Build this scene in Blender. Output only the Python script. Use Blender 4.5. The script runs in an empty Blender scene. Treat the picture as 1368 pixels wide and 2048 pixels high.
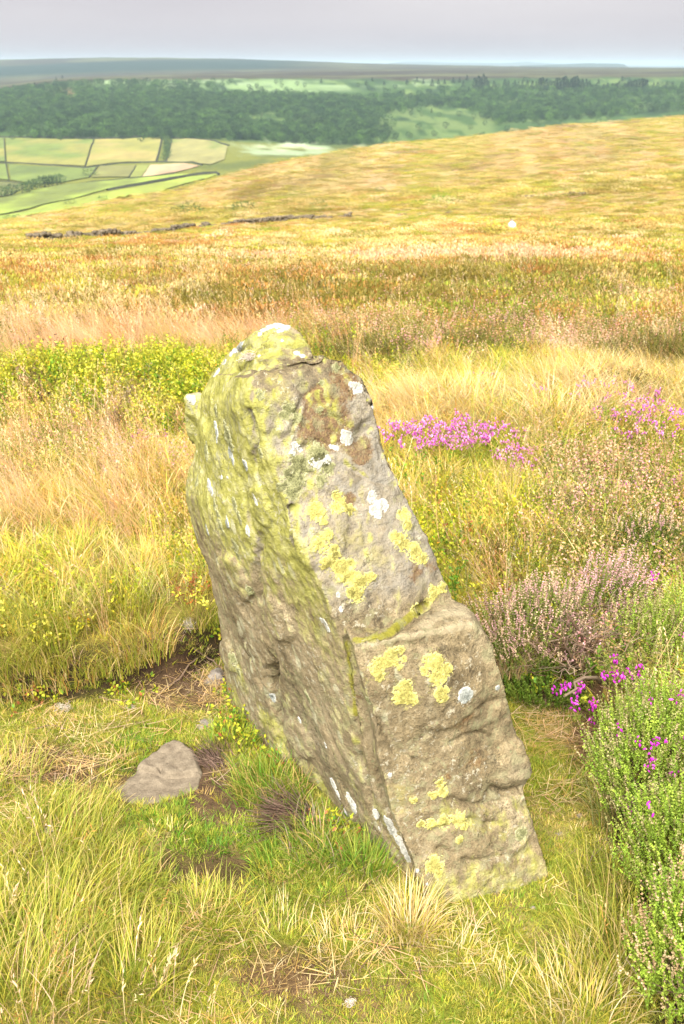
import bpy, math, random
import numpy as np
from mathutils import Vector, Matrix
from mathutils.bvhtree import BVHTree
scene = bpy.context.scene
col = scene.collection
rng = np.random.default_rng(7)
random.seed(7)
# ------------------------------------------------------------------ camera
CAMZ = 1.6
FPX, CX, CY = 1991.0, 684.0, 1024.0
PITCH = math.radians(24.18)
cam_d = bpy.data.cameras.new('camera')
cam = bpy.data.objects.new('camera', cam_d); col.objects.link(cam)
cam.location = (0, 0, CAMZ)
cam.rotation_euler = (math.pi/2 - PITCH, 0, 0)
cam_d.sensor_fit = 'VERTICAL'; cam_d.sensor_height = 36.0; cam_d.sensor_width = 24.0
cam_d.lens = 36.0*FPX/2048.0
cam_d.clip_start = 0.05; cam_d.clip_end = 90000
cam_d.dof.use_dof = True; cam_d.dof.focus_distance = 2.15; cam_d.dof.aperture_fstop = 9
scene.camera = cam
# ------------------------------------------------------------------ sky, sun, exposure
SUN_EL, SUN_AZ = math.radians(50), math.radians(192)   # azimuth clockwise from +Y
w = bpy.data.worlds.new('World'); scene.world = w; w.use_nodes = True
nt = w.node_tree; nt.nodes.clear()
def wn(t, **k):
    n = nt.nodes.new(t)
    for a, b in k.items(): setattr(n, a, b)
    return n
sky = wn('ShaderNodeTexSky', sky_type='NISHITA', sun_disc=False, sun_elevation=SUN_EL, sun_rotation=SUN_AZ)
sky.air_density = 1.0; sky.dust_density = 2.0
tc = wn('ShaderNodeTexCoord'); mp = wn('ShaderNodeMapping'); mp.inputs['Scale'].default_value = (1.2, 1.2, 9)
mp.inputs['Rotation'].default_value = (0.03, 0.05, 0.4)
nz = wn('ShaderNodeTexNoise'); nz.inputs['Scale'].default_value = 1.6; nz.inputs['Detail'].default_value = 5; nz.inputs['Roughness'].default_value = 0.45
cr = wn('ShaderNodeValToRGB')
cr.color_ramp.elements[0].position = 0.3; cr.color_ramp.elements[0].color = (2.62, 2.44, 2.66, 1)
cr.color_ramp.elements[1].position = 0.72; cr.color_ramp.elements[1].color = (3.4, 3.2, 3.3, 1)
nt.links.new(tc.outputs['Generated'], mp.inputs['Vector']); nt.links.new(mp.outputs['Vector'], nz.inputs['Vector'])
nt.links.new(nz.outputs['Fac'], cr.inputs['Fac'])
mx = wn('ShaderNodeMix', data_type='RGBA'); mx.inputs['Factor'].default_value = 0.97   # a thin even cloud deck over the blue
nt.links.new(sky.outputs['Color'], mx.inputs['A']); nt.links.new(cr.outputs['Color'], mx.inputs['B'])
bg = wn('ShaderNodeBackground'); bg.inputs['Strength'].default_value = 0.062
wo = wn('ShaderNodeOutputWorld')
nt.links.new(mx.outputs['Result'], bg.inputs['Color']); nt.links.new(bg.outputs['Background'], wo.inputs['Surface'])
sl = bpy.data.lights.new('sun', 'SUN'); sl.energy = 5.0; sl.angle = math.radians(55); sl.color = (1.0, 0.94, 0.84)
sun = bpy.data.objects.new('sun', sl); col.objects.link(sun)
sdir = Vector((math.sin(SUN_AZ)*math.cos(SUN_EL), math.cos(SUN_AZ)*math.cos(SUN_EL), math.sin(SUN_EL)))
sun.rotation_euler = (-sdir).to_track_quat('-Z', 'Y').to_euler()
sun.location = (0, 0, 40)
vs = scene.view_settings
scene.display_settings.display_device = 'sRGB'
vs.view_transform = 'Standard'; vs.look = 'None'; vs.gamma = 1; vs.exposure = 1.88
try: vs.use_curve_mapping = False
except Exception: pass
scene.render.engine = 'CYCLES'
scene.cycles.use_denoising = True
scene.cycles.max_bounces = 5; scene.cycles.diffuse_bounces = 3; scene.cycles.transmission_bounces = 3
scene.cycles.volume_bounces = 0; scene.cycles.transparent_max_bounces = 6
scene.cycles.use_adaptive_sampling = True; scene.cycles.adaptive_threshold = 0.015
# ------------------------------------------------------------------ helpers
def srgb(r, g, b, k=1.0):
    f = lambda c: ((c/255.0)/12.92 if c/255.0 <= 0.04045 else ((c/255.0+0.055)/1.055)**2.4)*k
    return np.array([f(r), f(g), f(b)])
def smooth(a, b, x):
    t = np.clip((x-a)/(b-a), 0, 1); return t*t*(3-2*t)
def _hash(ix, iy, iz, seed):
    h = (ix.astype(np.int64)*374761393 + iy.astype(np.int64)*668265263 + iz.astype(np.int64)*2147483647 + seed*1274126177) & 0xffffffff
    h = ((h ^ (h >> 13))*1274126177) & 0xffffffff
    h = (h ^ (h >> 16))*2246822519 & 0xffffffff
    return ((h ^ (h >> 15)) & 0xffffff)/float(0xffffff)
def vnoise(x, y, z=None, seed=0):
    x = np.asarray(x, float); y = np.asarray(y, float)
    if z is None:
        ix, iy = np.floor(x), np.floor(y); fx, fy = x-ix, y-iy
        fx = fx*fx*fx*(fx*(fx*6-15)+10); fy = fy*fy*fy*(fy*(fy*6-15)+10)
        o = np.zeros_like(ix)
        a = _hash(ix, iy, o, seed); b = _hash(ix+1, iy, o, seed); c = _hash(ix, iy+1, o, seed); d = _hash(ix+1, iy+1, o, seed)
        return ((a*(1-fx)+b*fx)*(1-fy)+(c*(1-fx)+d*fx)*fy)*2-1
    z = np.asarray(z, float)
    ix, iy, iz = np.floor(x), np.floor(y), np.floor(z); fx, fy, fz = x-ix, y-iy, z-iz
    fx = fx*fx*fx*(fx*(fx*6-15)+10); fy = fy*fy*fy*(fy*(fy*6-15)+10); fz = fz*fz*fz*(fz*(fz*6-15)+10)
    r = 0
    for dx in (0, 1):
        for dy in (0, 1):
            for dz in (0, 1):
                wgt = (fx if dx else 1-fx)*(fy if dy else 1-fy)*(fz if dz else 1-fz)
                r = r + _hash(ix+dx, iy+dy, iz+dz, seed)*wgt
    return r*2-1
def fbm(x, y, z=None, oct=4, seed=0, gain=0.5):
    r = 0; a = 1; f = 1; t = 0
    for i in range(oct):
        r = r + a*vnoise(np.asarray(x)*f+i*17.3, np.asarray(y)*f+i*5.1, None if z is None else np.asarray(z)*f+i*9.7, seed+i)
        t += a; a *= gain; f *= 2.03
    return r/t
def tag(o, label=None, cat=None, group=None, kind=None):
    if label: o['label'] = label
    if cat: o['category'] = cat
    if group: o['group'] = group
    if kind: o['kind'] = kind
    return o
def link(o, parent=None):
    col.objects.link(o)
    if parent is not None: o.parent = parent
    return o
def empty(name, loc=(0, 0, 0), rz=0):
    o = bpy.data.objects.new(name, None); o.location = loc; o.rotation_euler = (0, 0, rz); o.empty_display_size = .1
    return link(o)
def mesh_np(name, V, F, mat=None, C=None, smooth_=False):
    """V (n,3); F list of arrays (m,k), or python list of tuples; C (n,3) vertex colours"""
    me = bpy.data.meshes.new(name)
    if isinstance(F, np.ndarray): F = [F]
    if len(F) and isinstance(F[0], np.ndarray):
        loops = np.concatenate([f.ravel() for f in F]) if F else np.zeros(0, int)
        tot = np.concatenate([np.full(len(f), f.shape[1]) for f in F])
        me.vertices.add(len(V)); me.vertices.foreach_set('co', np.ascontiguousarray(V, dtype=np.float32).ravel())
        me.loops.add(len(loops)); me.loops.foreach_set('vertex_index', loops.astype(np.int32))
        me.polygons.add(len(tot)); st = np.concatenate([[0], np.cumsum(tot)[:-1]])
        me.polygons.foreach_set('loop_start', st.astype(np.int32)); me.polygons.foreach_set('loop_total', tot.astype(np.int32))
        me.update(calc_edges=True); me.validate()
    else:
        me.from_pydata([tuple(v) for v in V], [], F); me.update()
    if C is not None: set_col(me, 'col', C)
    if mat is not None: me.materials.append(mat)
    if smooth_: me.polygons.foreach_set('use_smooth', np.ones(len(me.polygons), bool))
    return me
def set_col(me, name, C):
    C = np.asarray(C, dtype=np.float32); a = me.attributes.new(name, 'FLOAT_COLOR', 'POINT')
    a.data.foreach_set('color', np.hstack([C, np.ones((len(C), 1), np.float32)]).ravel())
def set_f(me, name, F):
    a = me.attributes.new(name, 'FLOAT', 'POINT'); a.data.foreach_set('value', np.asarray(F, dtype=np.float32))
# pixel of the photograph -> view ray (survey of the place), used once to find where things stand
SP, CP = math.sin(PITCH), math.cos(PITCH)
def ray(u, v):
    xc, yc = (u-CX)/FPX, (CY-v)/FPX
    return np.array([xc, CP+yc*SP, -SP+yc*CP])
def P(u, v, Y):
    d = ray(u, v); return np.array([0, 0, CAMZ]) + d*(Y/d[1])
# ------------------------------------------------------------------ terrain
# surveyed profile lines: rows at growing distance; each row: list of (u, v, distance)
rows = [
 [(-300,578,8),(0,578,8),(684,576,8),(1368,574,8),(1700,572,8)],
 [(-300,545,13),(0,543,13),(684,540,13),(1368,534,13),(1700,530,13)],
 [(-300,524,22),(0,520,22),(684,514,22),(1368,498,22),(1700,490,22)],
 [(-300,508,40),(0,504,40),(684,492,40),(1368,468,40),(1700,456,40)],
 [(-300,498,65),(0,493,65),(684,475,65),(1368,444,65),(1700,432,65)],
 [(-300,484,115),(0,478,115),(350,464,115),(684,448,115),(1023,432,115),(1368,408,115),(1700,392,115)],
 [(-300,468,220),(0,458,215),(200,438,220),(450,414,230),(684,397,240),(1023,372,250),(1368,340,250),(1700,318,250)],
 [(-300,458,330),(0,446,330),(100,424,340),(200,404,350),(350,378,370),(450,346,400),(560,322,430),(684,300,460),(850,278,500),(1000,263,540),(1150,245,570),(1250,240,580),(1368,230,600),(1700,200,640)],
 [(-300,460,560),(0,452,560),(200,440,590),(450,420,640),(684,400,700),(1000,370,760),(1368,345,820),(1700,330,860)],
 [(-300,432,760),(0,430,760),(200,412,790),(450,395,830),(684,370,880),(1000,350,930),(1368,340,960),(1700,335,980)],
 [(-300,350,1000),(0,350,1000),(450,345,1020),(684,340,1050),(1000,325,1120),(1368,300,1200),(1700,290,1250)],
 [(-300,278,1330),(0,278,1330),(450,288,1330),(684,296,1330),(1000,275,1400),(1368,238,1500),(1700,230,1550)],
 [(-300,215,1700),(0,215,1700),(450,215,1720),(684,214,1750),(1000,210,1800),(1368,195,1850),(1700,190,1900)],
 [(-300,172,2050),(0,182,2050),(100,162,2080),(300,158,2120),(520,158,2150),(684,159,2180),(1000,156,2200),(1368,152,2230),(1700,150,2300)],
 [(-300,165,2700),(0,171,2700),(100,158,2700),(300,152,2800),(684,143,2900),(1000,141,3000),(1368,139,3000),(1700,139,3000)],
 [(-300,160,3500),(0,160,3500),(300,147,3600),(684,138,3700),(1000,137,3800),(1368,137,3800),(1700,137,3800)],
 [(-300,120,5000),(0,118,5000),(200,113.5,5000),(330,114,5000),(450,116,5000),(600,121,5000),(750,127,5000),(900,130,5000),(1100,133.5,5000),(1368,135.5,5000),(1700,137,5000)],
]
AZ0, AZ1, NAZ = math.radians(-60), math.radians(60), 481
az_grid = np.linspace(AZ0, AZ1, NAZ)
lr_grid = np.linspace(math.log(6), math.log(60000), 700)
row_r, row_z = [], []
for rw in rows:
    pts = [P(u, v, Y) for u, v, Y in rw]
    a = np.array([math.atan2(p[0], p[1]) for p in pts]); r = np.array([math.hypot(p[0], p[1]) for p in pts]); z = np.array([p[2] for p in pts])
    rr = np.interp(az_grid, a, r); zz = np.interp(az_grid, a, z)
    k = np.exp(-0.5*(np.arange(-9, 10)/3.0)**2); k /= k.sum()
    zz = np.convolve(np.pad(zz, 9, mode='edge'), k, 'valid'); rr = np.convolve(np.pad(rr, 9, mode='edge'), k, 'valid')
    row_r.append(rr); row_z.append(zz)
row_r = np.array(row_r); row_z = np.array(row_z)
tab = np.zeros((NAZ, len(lr_grid)))
for i in range(NAZ):
    R = np.concatenate([[2.0], row_r[:, i], [9000, 16000, 60000]]); Z = np.concatenate([[0.0], row_z[:, i], [-25, -40, -60]])
    Z[1] = 0.0 + (row_z[0, i])
    # monotone-ish cubic in log r
    L = np.log(R); y = np.interp(lr_grid, L, Z)
    k = np.exp(-0.5*(np.arange(-12, 13)/1.8)**2); k /= k.sum()
    lin = np.interp(np.exp(lr_grid), R, Z)
    tab[i] = np.convolve(np.pad(lin, 12, mode='edge'), k, 'valid')
HOLL = [(-900,1430),(-300,1410),(0,1404),(150,1394),(300,1364),(380,1338),(440,1308),(620,1290),(900,1300),(1005,1378),(1120,1404),(1190,1440),(1215,1520),(1238,1650),(1290,1800),(1330,1950),(1350,2100)]
hp = []
for u, v in HOLL:
    d = ray(u, v); t = CAMZ/-d[2]; hp.append((d[0]*t, d[1]*t))
hp += [(0.7, 0.6), (0.6, -1.5), (-2.6, -1.5), (-3.2, 1.2)]
hp = np.array(hp)
def sdf_poly(x, y, poly):
    x = np.asarray(x, float); y = np.asarray(y, float)
    d = np.full(x.shape, 1e9); inside = np.zeros(x.shape, bool); n = len(poly)
    for i in range(n):
        ax, ay = poly[i]; bx, by = poly[(i+1) % n]
        ex, ey = bx-ax, by-ay; t = np.clip(((x-ax)*ex+(y-ay)*ey)/(ex*ex+ey*ey+1e-12), 0, 1)
        d = np.minimum(d, np.hypot(x-ax-t*ex, y-ay-t*ey))
        cond = ((ay > y) != (by > y)) & (x < (bx-ax)*(y-ay)/((by-ay) if abs(by-ay) > 1e-9 else 1e-9)+ax)
        inside ^= cond
    return np.where(inside, -d, d)
PLAT = 0.13
def H(x, y):
    x = np.asarray(x, float); y = np.asarray(y, float); shp = x.shape
    x = x.ravel(); y = y.ravel()
    r = np.hypot(x, y)+1e-6; a = np.arctan2(x, y)
    # behind and beside the camera the moor goes on level
    aa = np.clip(np.abs(a), 0, math.pi); fade = smooth(math.radians(70), math.radians(120), aa)
    fi = np.clip((np.clip(a, AZ0, AZ1)-AZ0)/(AZ1-AZ0)*(NAZ-1), 0, NAZ-1.001); i = fi.astype(int); fa = fi-i
    fj = np.clip((np.log(np.maximum(r, 6.0))-lr_grid[0])/(lr_grid[-1]-lr_grid[0])*(len(lr_grid)-1), 0, len(lr_grid)-1.001); j = fj.astype(int); fb = fj-j
    z = (tab[i, j]*(1-fa)+tab[i+1, j]*fa)*(1-fb)+(tab[i, j+1]*(1-fa)+tab[i+1, j+1]*fa)*fb
    z = z*(1-fade) + (-r*0.01)*fade
    z = z*smooth(3.0, 8.0, r)
    near = r < 60
    zn = np.zeros_like(z)
    xs, ys = x[near], y[near]
    sd = sdf_poly(xs, ys, hp) + 0.035*fbm(xs*6, ys*6, oct=3, seed=3)
    plat = PLAT*smooth(-0.02, 0.045, sd)*(1+0.25*fbm(xs*2.2, ys*2.2, oct=2, seed=5))
    plat *= 1-smooth(4.5, 8, r[near])
    outer = smooth(0.05, 0.6, sd)
    zn[near] = plat + (0.008*fbm(xs*9, ys*9, oct=3, seed=8) + 0.02*fbm(xs*1.7, ys*1.7, oct=2, seed=9)) + outer*(0.05*fbm(xs*1.1, ys*1.1, oct=3, seed=11))*(1-smooth(6, 12, r[near]))
    z = z + zn
    m = r > 5
    xm, ym, rm = x[m], y[m], r[m]; f = smooth(5, 25, rm)
    z[m] += f*(0.10*fbm(xm/3.1, ym/3.1, oct=3, seed=21)*np.exp(-rm/900) + smooth(15, 60, rm)*0.35*fbm(xm/14, ym/14, oct=3, seed=22) + smooth(60, 200, rm)*1.1*fbm(xm/60, ym/60, oct=2, seed=23)*(1-0.6*smooth(600, 800, rm)*(1-smooth(1200, 1500, rm)))
        + smooth(700, 1600, rm)*3.5*fbm(xm/170, ym/170, oct=4, seed=24)*(1-smooth(2100, 2500, rm)*0.8))
    return z.reshape(shp)
_gc = {}
def G(u, v):
    """where the view ray of (u,v) meets the ground"""
    if (u, v) in _gc: return _gc[(u, v)].copy()
    d = ray(u, v); t_flat = (CAMZ-PLAT-.1)/-d[2] if d[2] < 0 else 50.
    a0, b0 = (0.8, min(t_flat*1.6+.5, 20000.)) if t_flat < 4.5 else (3.5, 20000.); n = 160 if t_flat < 4.5 else 900
    for it in range(3):
        ts = np.exp(np.linspace(math.log(a0), math.log(b0), n)); p = np.array([0, 0, CAMZ]) + ts[:, None]*d
        k = np.nonzero(p[:, 2] < H(p[:, 0], p[:, 1]))[0]
        if len(k) == 0: return p[-1]
        k = max(k[0], 1); a0, b0 = ts[k-1], ts[k]; n = 24
    q = p[k]; _gc[(u, v)] = q; return q.copy()
def zone(u, v, ru, rv):
    """an ellipse on the ground round the spot seen at (u,v)"""
    c = G(u, v); e = G(u+ru, v); f1 = G(u, v-rv); f2 = G(u, min(v+rv, 2100))
    return (c[0], c[1], max(abs(e[0]-c[0]), .01), max(abs(f1[1]-f2[1])/2, .01), c[0]/c[1])
def zw(x, y, zn, soft=0.35, jit=0.25, seed=50):
    cx_, cy_, rx, ry, sh = zn
    dx = (x-cx_-(y-cy_)*sh)/rx; dy = (y-cy_)/ry
    d = np.sqrt(dx*dx+dy*dy)+jit*fbm(x/rx*2, y/ry*2, oct=3, seed=seed)
    return 1-smooth(1-soft, 1+soft, d)
# ------------------------------------------------------------------ materials
def new_mat(name):
    m = bpy.data.materials.new(name); m.use_nodes = True; t = m.node_tree; t.nodes.clear()
    out = t.nodes.new('ShaderNodeOutputMaterial'); return m, t, out
def N(t, typ, **k):
    n = t.nodes.new(typ)
    for a, b in k.items():
        if a.startswith('i_'): n.inputs[a[2:].replace('_', ' ')].default_value = b
        else: setattr(n, a, b)
    return n
def noise_node(t, vec, scale, detail=4, rough=.55):
    n = N(t, 'ShaderNodeTexNoise'); n.inputs['Scale'].default_value = scale; n.inputs['Detail'].default_value = detail; n.inputs['Roughness'].default_value = rough
    if vec is not None: t.links.new(vec, n.inputs['Vector'])
    return n.outputs['Fac']
def ramp(t, fac, stops):
    n = N(t, 'ShaderNodeValToRGB'); e = n.color_ramp.elements
    while len(e) < len(stops): e.new(0.5)
    for i, (p, c) in enumerate(stops):
        e[i].position = p; e[i].color = (c[0], c[1], c[2], 1) if hasattr(c, '__len__') else (c, c, c, 1)
    t.links.new(fac, n.inputs['Fac']); return n.outputs['Color']
def mixc(t, fac, a, b, mode='MIX'):
    n = N(t, 'ShaderNodeMix', data_type='RGBA', blend_type=mode)
    for key, val in (('Factor', fac), ('A', a), ('B', b)):
        if hasattr(val, 'links') or hasattr(val, 'is_linked'): t.links.new(val, n.inputs[key])
        elif key == 'Factor': n.inputs[key].default_value = val
        else: n.inputs[key].default_value = (val[0], val[1], val[2], 1)
    return n.outputs['Result']
def maprange(t, val, a, b, c=0., d=1.):
    n = N(t, 'ShaderNodeMapRange'); n.inputs['From Min'].default_value = a; n.inputs['From Max'].default_value = b
    n.inputs['To Min'].default_value = c; n.inputs['To Max'].default_value = d
    t.links.new(val, n.inputs['Value']); return n.outputs['Result']
def mathn(t, op, a, b=0.):
    n = N(t, 'ShaderNodeMath', operation=op)
    for i, val in enumerate((a, b)):
        if hasattr(val, 'is_linked'): t.links.new(val, n.inputs[i])
        else: n.inputs[i].default_value = val
    return n.outputs[0]
def bump(t, h, strength, dist, normal=None):
    n = N(t, 'ShaderNodeBump'); n.inputs['Strength'].default_value = strength; n.inputs['Distance'].default_value = dist
    t.links.new(h, n.inputs['Height'])
    if normal is not None: t.links.new(normal, n.inputs['Normal'])
    return n.outputs['Normal']
def veg_mat(name, transl=0.3, rough=0.6, attr='col', vary=0.0, use_tint=True):
    m, t, out = new_mat(name)
    a = N(t, 'ShaderNodeAttribute', attribute_name=attr); c = a.outputs['Color']
    if use_tint:
        ti = N(t, 'ShaderNodeAttribute', attribute_name='tint', attribute_type='INSTANCER')
        c = mixc(t, 1.0, c, ti.outputs['Color'], 'MULTIPLY')
    pb = N(t, 'ShaderNodeBsdfPrincipled'); pb.inputs['Roughness'].default_value = rough; pb.inputs['Specular IOR Level'].default_value = 0.25
    t.links.new(c, pb.inputs['Base Color'])
    tr = N(t, 'ShaderNodeBsdfTranslucent'); t.links.new(c, tr.inputs['Color'])
    mxs = N(t, 'ShaderNodeMixShader'); mxs.inputs['Fac'].default_value = transl
    t.links.new(pb.outputs[0], mxs.inputs[1]); t.links.new(tr.outputs[0], mxs.inputs[2]); t.links.new(mxs.outputs[0], out.inputs['Surface'])
    return m
M_VEG = veg_mat('leaf_and_blade', .42); M_VEGP = veg_mat('plant', .38, use_tint=False); M_TREE = veg_mat('tree_foliage', 0.12, 0.8)
M_PETAL = veg_mat('petal', 0.35, 0.5, use_tint=False)
# ------------------------------------------------------------------ ground sheet
def moor_colour(x, y, r):
    """base colour of the moor and of the land beyond, by place"""
    n1 = fbm(x/(2+r*0.035), y/(3+r*0.10), oct=4, seed=31); n2 = fbm(x/(5+r*0.09), y/(6+r*0.16), oct=4, seed=37); n3 = fbm(x/30, y/45, oct=4, seed=41)
    straw, rust, lime, olive, brown, pink = srgb(216,190,130,.37), srgb(196,160,104,.34), srgb(198,186,96,.34), srgb(162,156,84,.32), srgb(140,114,86,.31), srgb(222,188,150,.38)
    c = straw*1.0*np.ones((len(x), 1))
    def blend(c, k, w_): return c*(1-w_[:, None])+k*w_[:, None]
    c = blend(c, rust, smooth(-.1, .35, n1)*.55); c = blend(c, lime, smooth(.0, .38, n2)*.75)
    c = blend(c, olive, smooth(.15, .5, fbm(x/(3+r*.05), y/(4+r*.12), oct=4, seed=45))*.7); c = blend(c, brown, smooth(.3, .55, n3+n1*.3)*.6); c = blend(c, pink, smooth(.25, .6, -n2)*.7)
    return c
def land_colour(x, y):
    r = np.hypot(x, y); c = moor_colour(x, y, r)
    def blend(c, k, w_): return c*(1-w_[:, None])+k*w_[:, None]
    # hollow: worn soil and litter
    sd = np.full(len(x), 9.); qn = r < 16; sd[qn] = sdf_poly(x[qn], y[qn], hp); soil = srgb(112,88,66,.3); litter = srgb(184,164,104,.42); turf = srgb(150,156,58,.44)
    m = fbm(x*7, y*7, oct=4, seed=61)
    hol = turf*(1-smooth(-.1, .4, m)[:, None]) + litter*smooth(-.1, .4, m)[:, None]
    near = (r < 9)
    c = np.where(near[:, None], blend(c, hol, 1-smooth(.0, .12, sd)), c)
    bank = np.exp(-((sd-0.0)/0.06)**2)*(r < 4); c = blend(c, srgb(84,66,54,.30), bank)
    nn_ = np.nonzero(r < 5)[0]
    for zz, k, s in BARE: c[nn_] = blend(c[nn_], k, zw(x[nn_], y[nn_], zz, .5, .5, s)*.9)
    c = blend(c, srgb(168,150,76,.40), smooth(.02, .06, sd)*(1-smooth(8, 14, r))*.8)   # peaty floor and moss under the plants
    # valley and far side
    yv = y; far = smooth(0, 60, r-row_at(7, x, y))
    n = fbm(x/60, y/90, oct=4, seed=71); nn = fbm(x/25, y/40, oct=4, seed=72)
    valley = srgb(158,164,76,.30)*np.ones((len(x), 1)); valley = blend(valley, srgb(128,140,70,.3), smooth(0, .4, n))
    c = blend(c, valley, far)
    slope = srgb(96,132,70,.26)*np.ones((len(x), 1)); slope = blend(slope, srgb(132,160,90,.32), smooth(.12, .4, nn)); slope = blend(slope, srgb(70,100,60,.28), smooth(.1, .4, n))
    c = blend(c, slope, smooth(-10, 40, r-row_at(11, x, y)))
    ff_ = np.nonzero((r > 1000) & (r < 3000) & (np.abs(x) < y*.5))[0]; xf, yf = x[ff_], y[ff_]
    for zz, k, s in MINT: c[ff_] = blend(c[ff_], k, zw(xf, yf, zz, .5, .9, s)*smooth(-.25, .1, fbm(xf/30, yf/50, oct=3, seed=s)))
    plat = srgb(112,98,78,.17)*np.ones((len(x), 1)); plat = blend(plat, srgb(124,126,84,.28), smooth(-.15, .2, fbm(x/260, y/110, oct=4, seed=74)))
    c = blend(c, plat, smooth(-25, 45, r-row_at(13, x, y)+50*nn))
    fr = srgb(58,84,70,.20)*np.ones((len(x), 1)); mid = smooth(3600, 4000, r)*(1-smooth(4600+300*(x/1000+.8), 4850+300*(x/1000+.8), r))*(1-smooth(-350, 50, x))
    c = blend(c, fr, mid)
    return c
def row_at(k, x, y):
    a = np.arctan2(x, y); return np.interp(a, az_grid, row_r[k])
BARE = [(zone(385,1335,90,60), srgb(84,66,54,.30), 9), (zone(100,1530,150,50), srgb(128,98,76,.36), 1), (zone(380,1395,110,45), srgb(134,108,82,.36), 2), (zone(1180,1480,90,55), srgb(138,104,80,.36), 3), (zone(560,1950,150,60), srgb(146,112,86,.36), 4),
        (zone(450,1590,150,60), srgb(120,96,72,.33), 5), (zone(430,1730,120,45), srgb(110,88,66,.3), 6), (zone(330,1560,130,80), srgb(128,102,80,.34), 7), (zone(700, 2000, 120, 50), srgb(150,122,90,.36), 8)]
MINT = [(zone(420,165,250,8), srgb(176,204,150,.34), 81), (zone(560,172,140,10), srgb(150,180,120,.4), 82), (zone(590,300,120,12), srgb(190,212,166,.34), 83), (zone(880,240,130,30), srgb(140,166,96,.28), 84), (zone(830,152,60,5), srgb(190,214,170,.44), 85), (zone(180,200,160,10), srgb(168,160,84,.4), 86), (zone(110,185,60,6), srgb(170,140,100,.28), 87), (zone(600,290,80,10), srgb(200,216,176,.44), 88)]
def build_ground():
    azf = np.radians(np.concatenate([np.linspace(-180, -26, 60)[:-1], np.linspace(-26, 26, 340), np.linspace(26, 180, 60)[1:]]))
    rr = np.concatenate([[0.02, .2, .45], np.exp(np.arange(math.log(0.7), math.log(8), 0.010)), np.exp(np.arange(math.log(8), math.log(6000), 0.016)), np.exp(np.linspace(math.log(6050), math.log(22000), 20))])
    A, R = np.meshgrid(azf, rr, indexing='ij'); X = (np.sin(A)*R); Y = (np.cos(A)*R)
    Z = H(X, Y); na, nr = X.shape
    V = np.stack([X.ravel(), Y.ravel(), Z.ravel()], 1)
    i, j = np.meshgrid(np.arange(na-1), np.arange(nr-1), indexing='ij'); a = (i*nr+j).ravel()
    F = np.stack([a, a+1, a+nr+1, a+nr], 1)
    F = F[:, ::-1]
    C = land_colour(V[:, 0], V[:, 1])
    m, t, out = new_mat('moor_ground')
    at = N(t, 'ShaderNodeAttribute', attribute_name='col'); geo = N(t, 'ShaderNodeNewGeometry'); pos = geo.outputs['Position']
    f1 = noise_node(t, pos, 90, 5, .7); f2 = noise_node(t, pos, 6, 5, .6); f3 = noise_node(t, pos, .35, 5, .65)
    c = mixc(t, 1., at.outputs['Color'], ramp(t, f1, [(.25, .55), (.75, 1.45)]), 'MULTIPLY')
    c = mixc(t, 1., c, ramp(t, f2, [(.3, .7), (.7, 1.3)]), 'MULTIPLY')
    c = mixc(t, 1., c, ramp(t, f3, [(.3, .78), (.7, 1.2)]), 'MULTIPLY')
    pb = N(t, 'ShaderNodeBsdfPrincipled'); pb.inputs['Roughness'].default_value = .95; pb.inputs['Specular IOR Level'].default_value = .1
    t.links.new(c, pb.inputs['Base Color'])
    nb = bump(t, f1, .8, .012); nb = bump(t, f2, .4, .06, nb); t.links.new(nb, pb.inputs['Normal']); t.links.new(pb.outputs[0], out.inputs['Surface'])
    me = mesh_np('ground', V, F, m, C, True)
    return tag(link(bpy.data.objects.new('ground', me)), kind='structure')
build_ground()
# ------------------------------------------------------------------ the standing stone
def curve_pts(lst, n, zb=-0.15):
    p = np.array([P(*q) for q in lst]); s = np.concatenate([[0], np.cumsum(np.linalg.norm(np.diff(p, axis=0), axis=1))]); s /= s[-1]
    t = np.linspace(0, 1, n); return np.stack([np.interp(t, s, p[:, k]) for k in range(3)], 1)
def down(p, dz=0.14):   # continue a corner below the turf
    return p + np.array([0, 0, -dz])
def hull_bm(pts, bm):
    vs_ = [bm.verts.new(tuple(p)) for p in pts]
    return bmesh.ops.convex_hull(bm, input=vs_)
import bmesh
def loft(cols, name='x'):
    """cols: list of corner curves (n,3), in order round the body"""
    n = len(cols[0]); m = len(cols); V = np.array(cols).transpose(1, 0, 2).reshape(-1, 3)
    F = []
    for i in range(n-1):
        for k in range(m):
            a, b = i*m+k, i*m+(k+1) % m; F.append((a, b, b+m, a+m))
    F.append(tuple(range(m))[::-1]); F.append(tuple(range((n-1)*m, n*m)))
    return V, F
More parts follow.
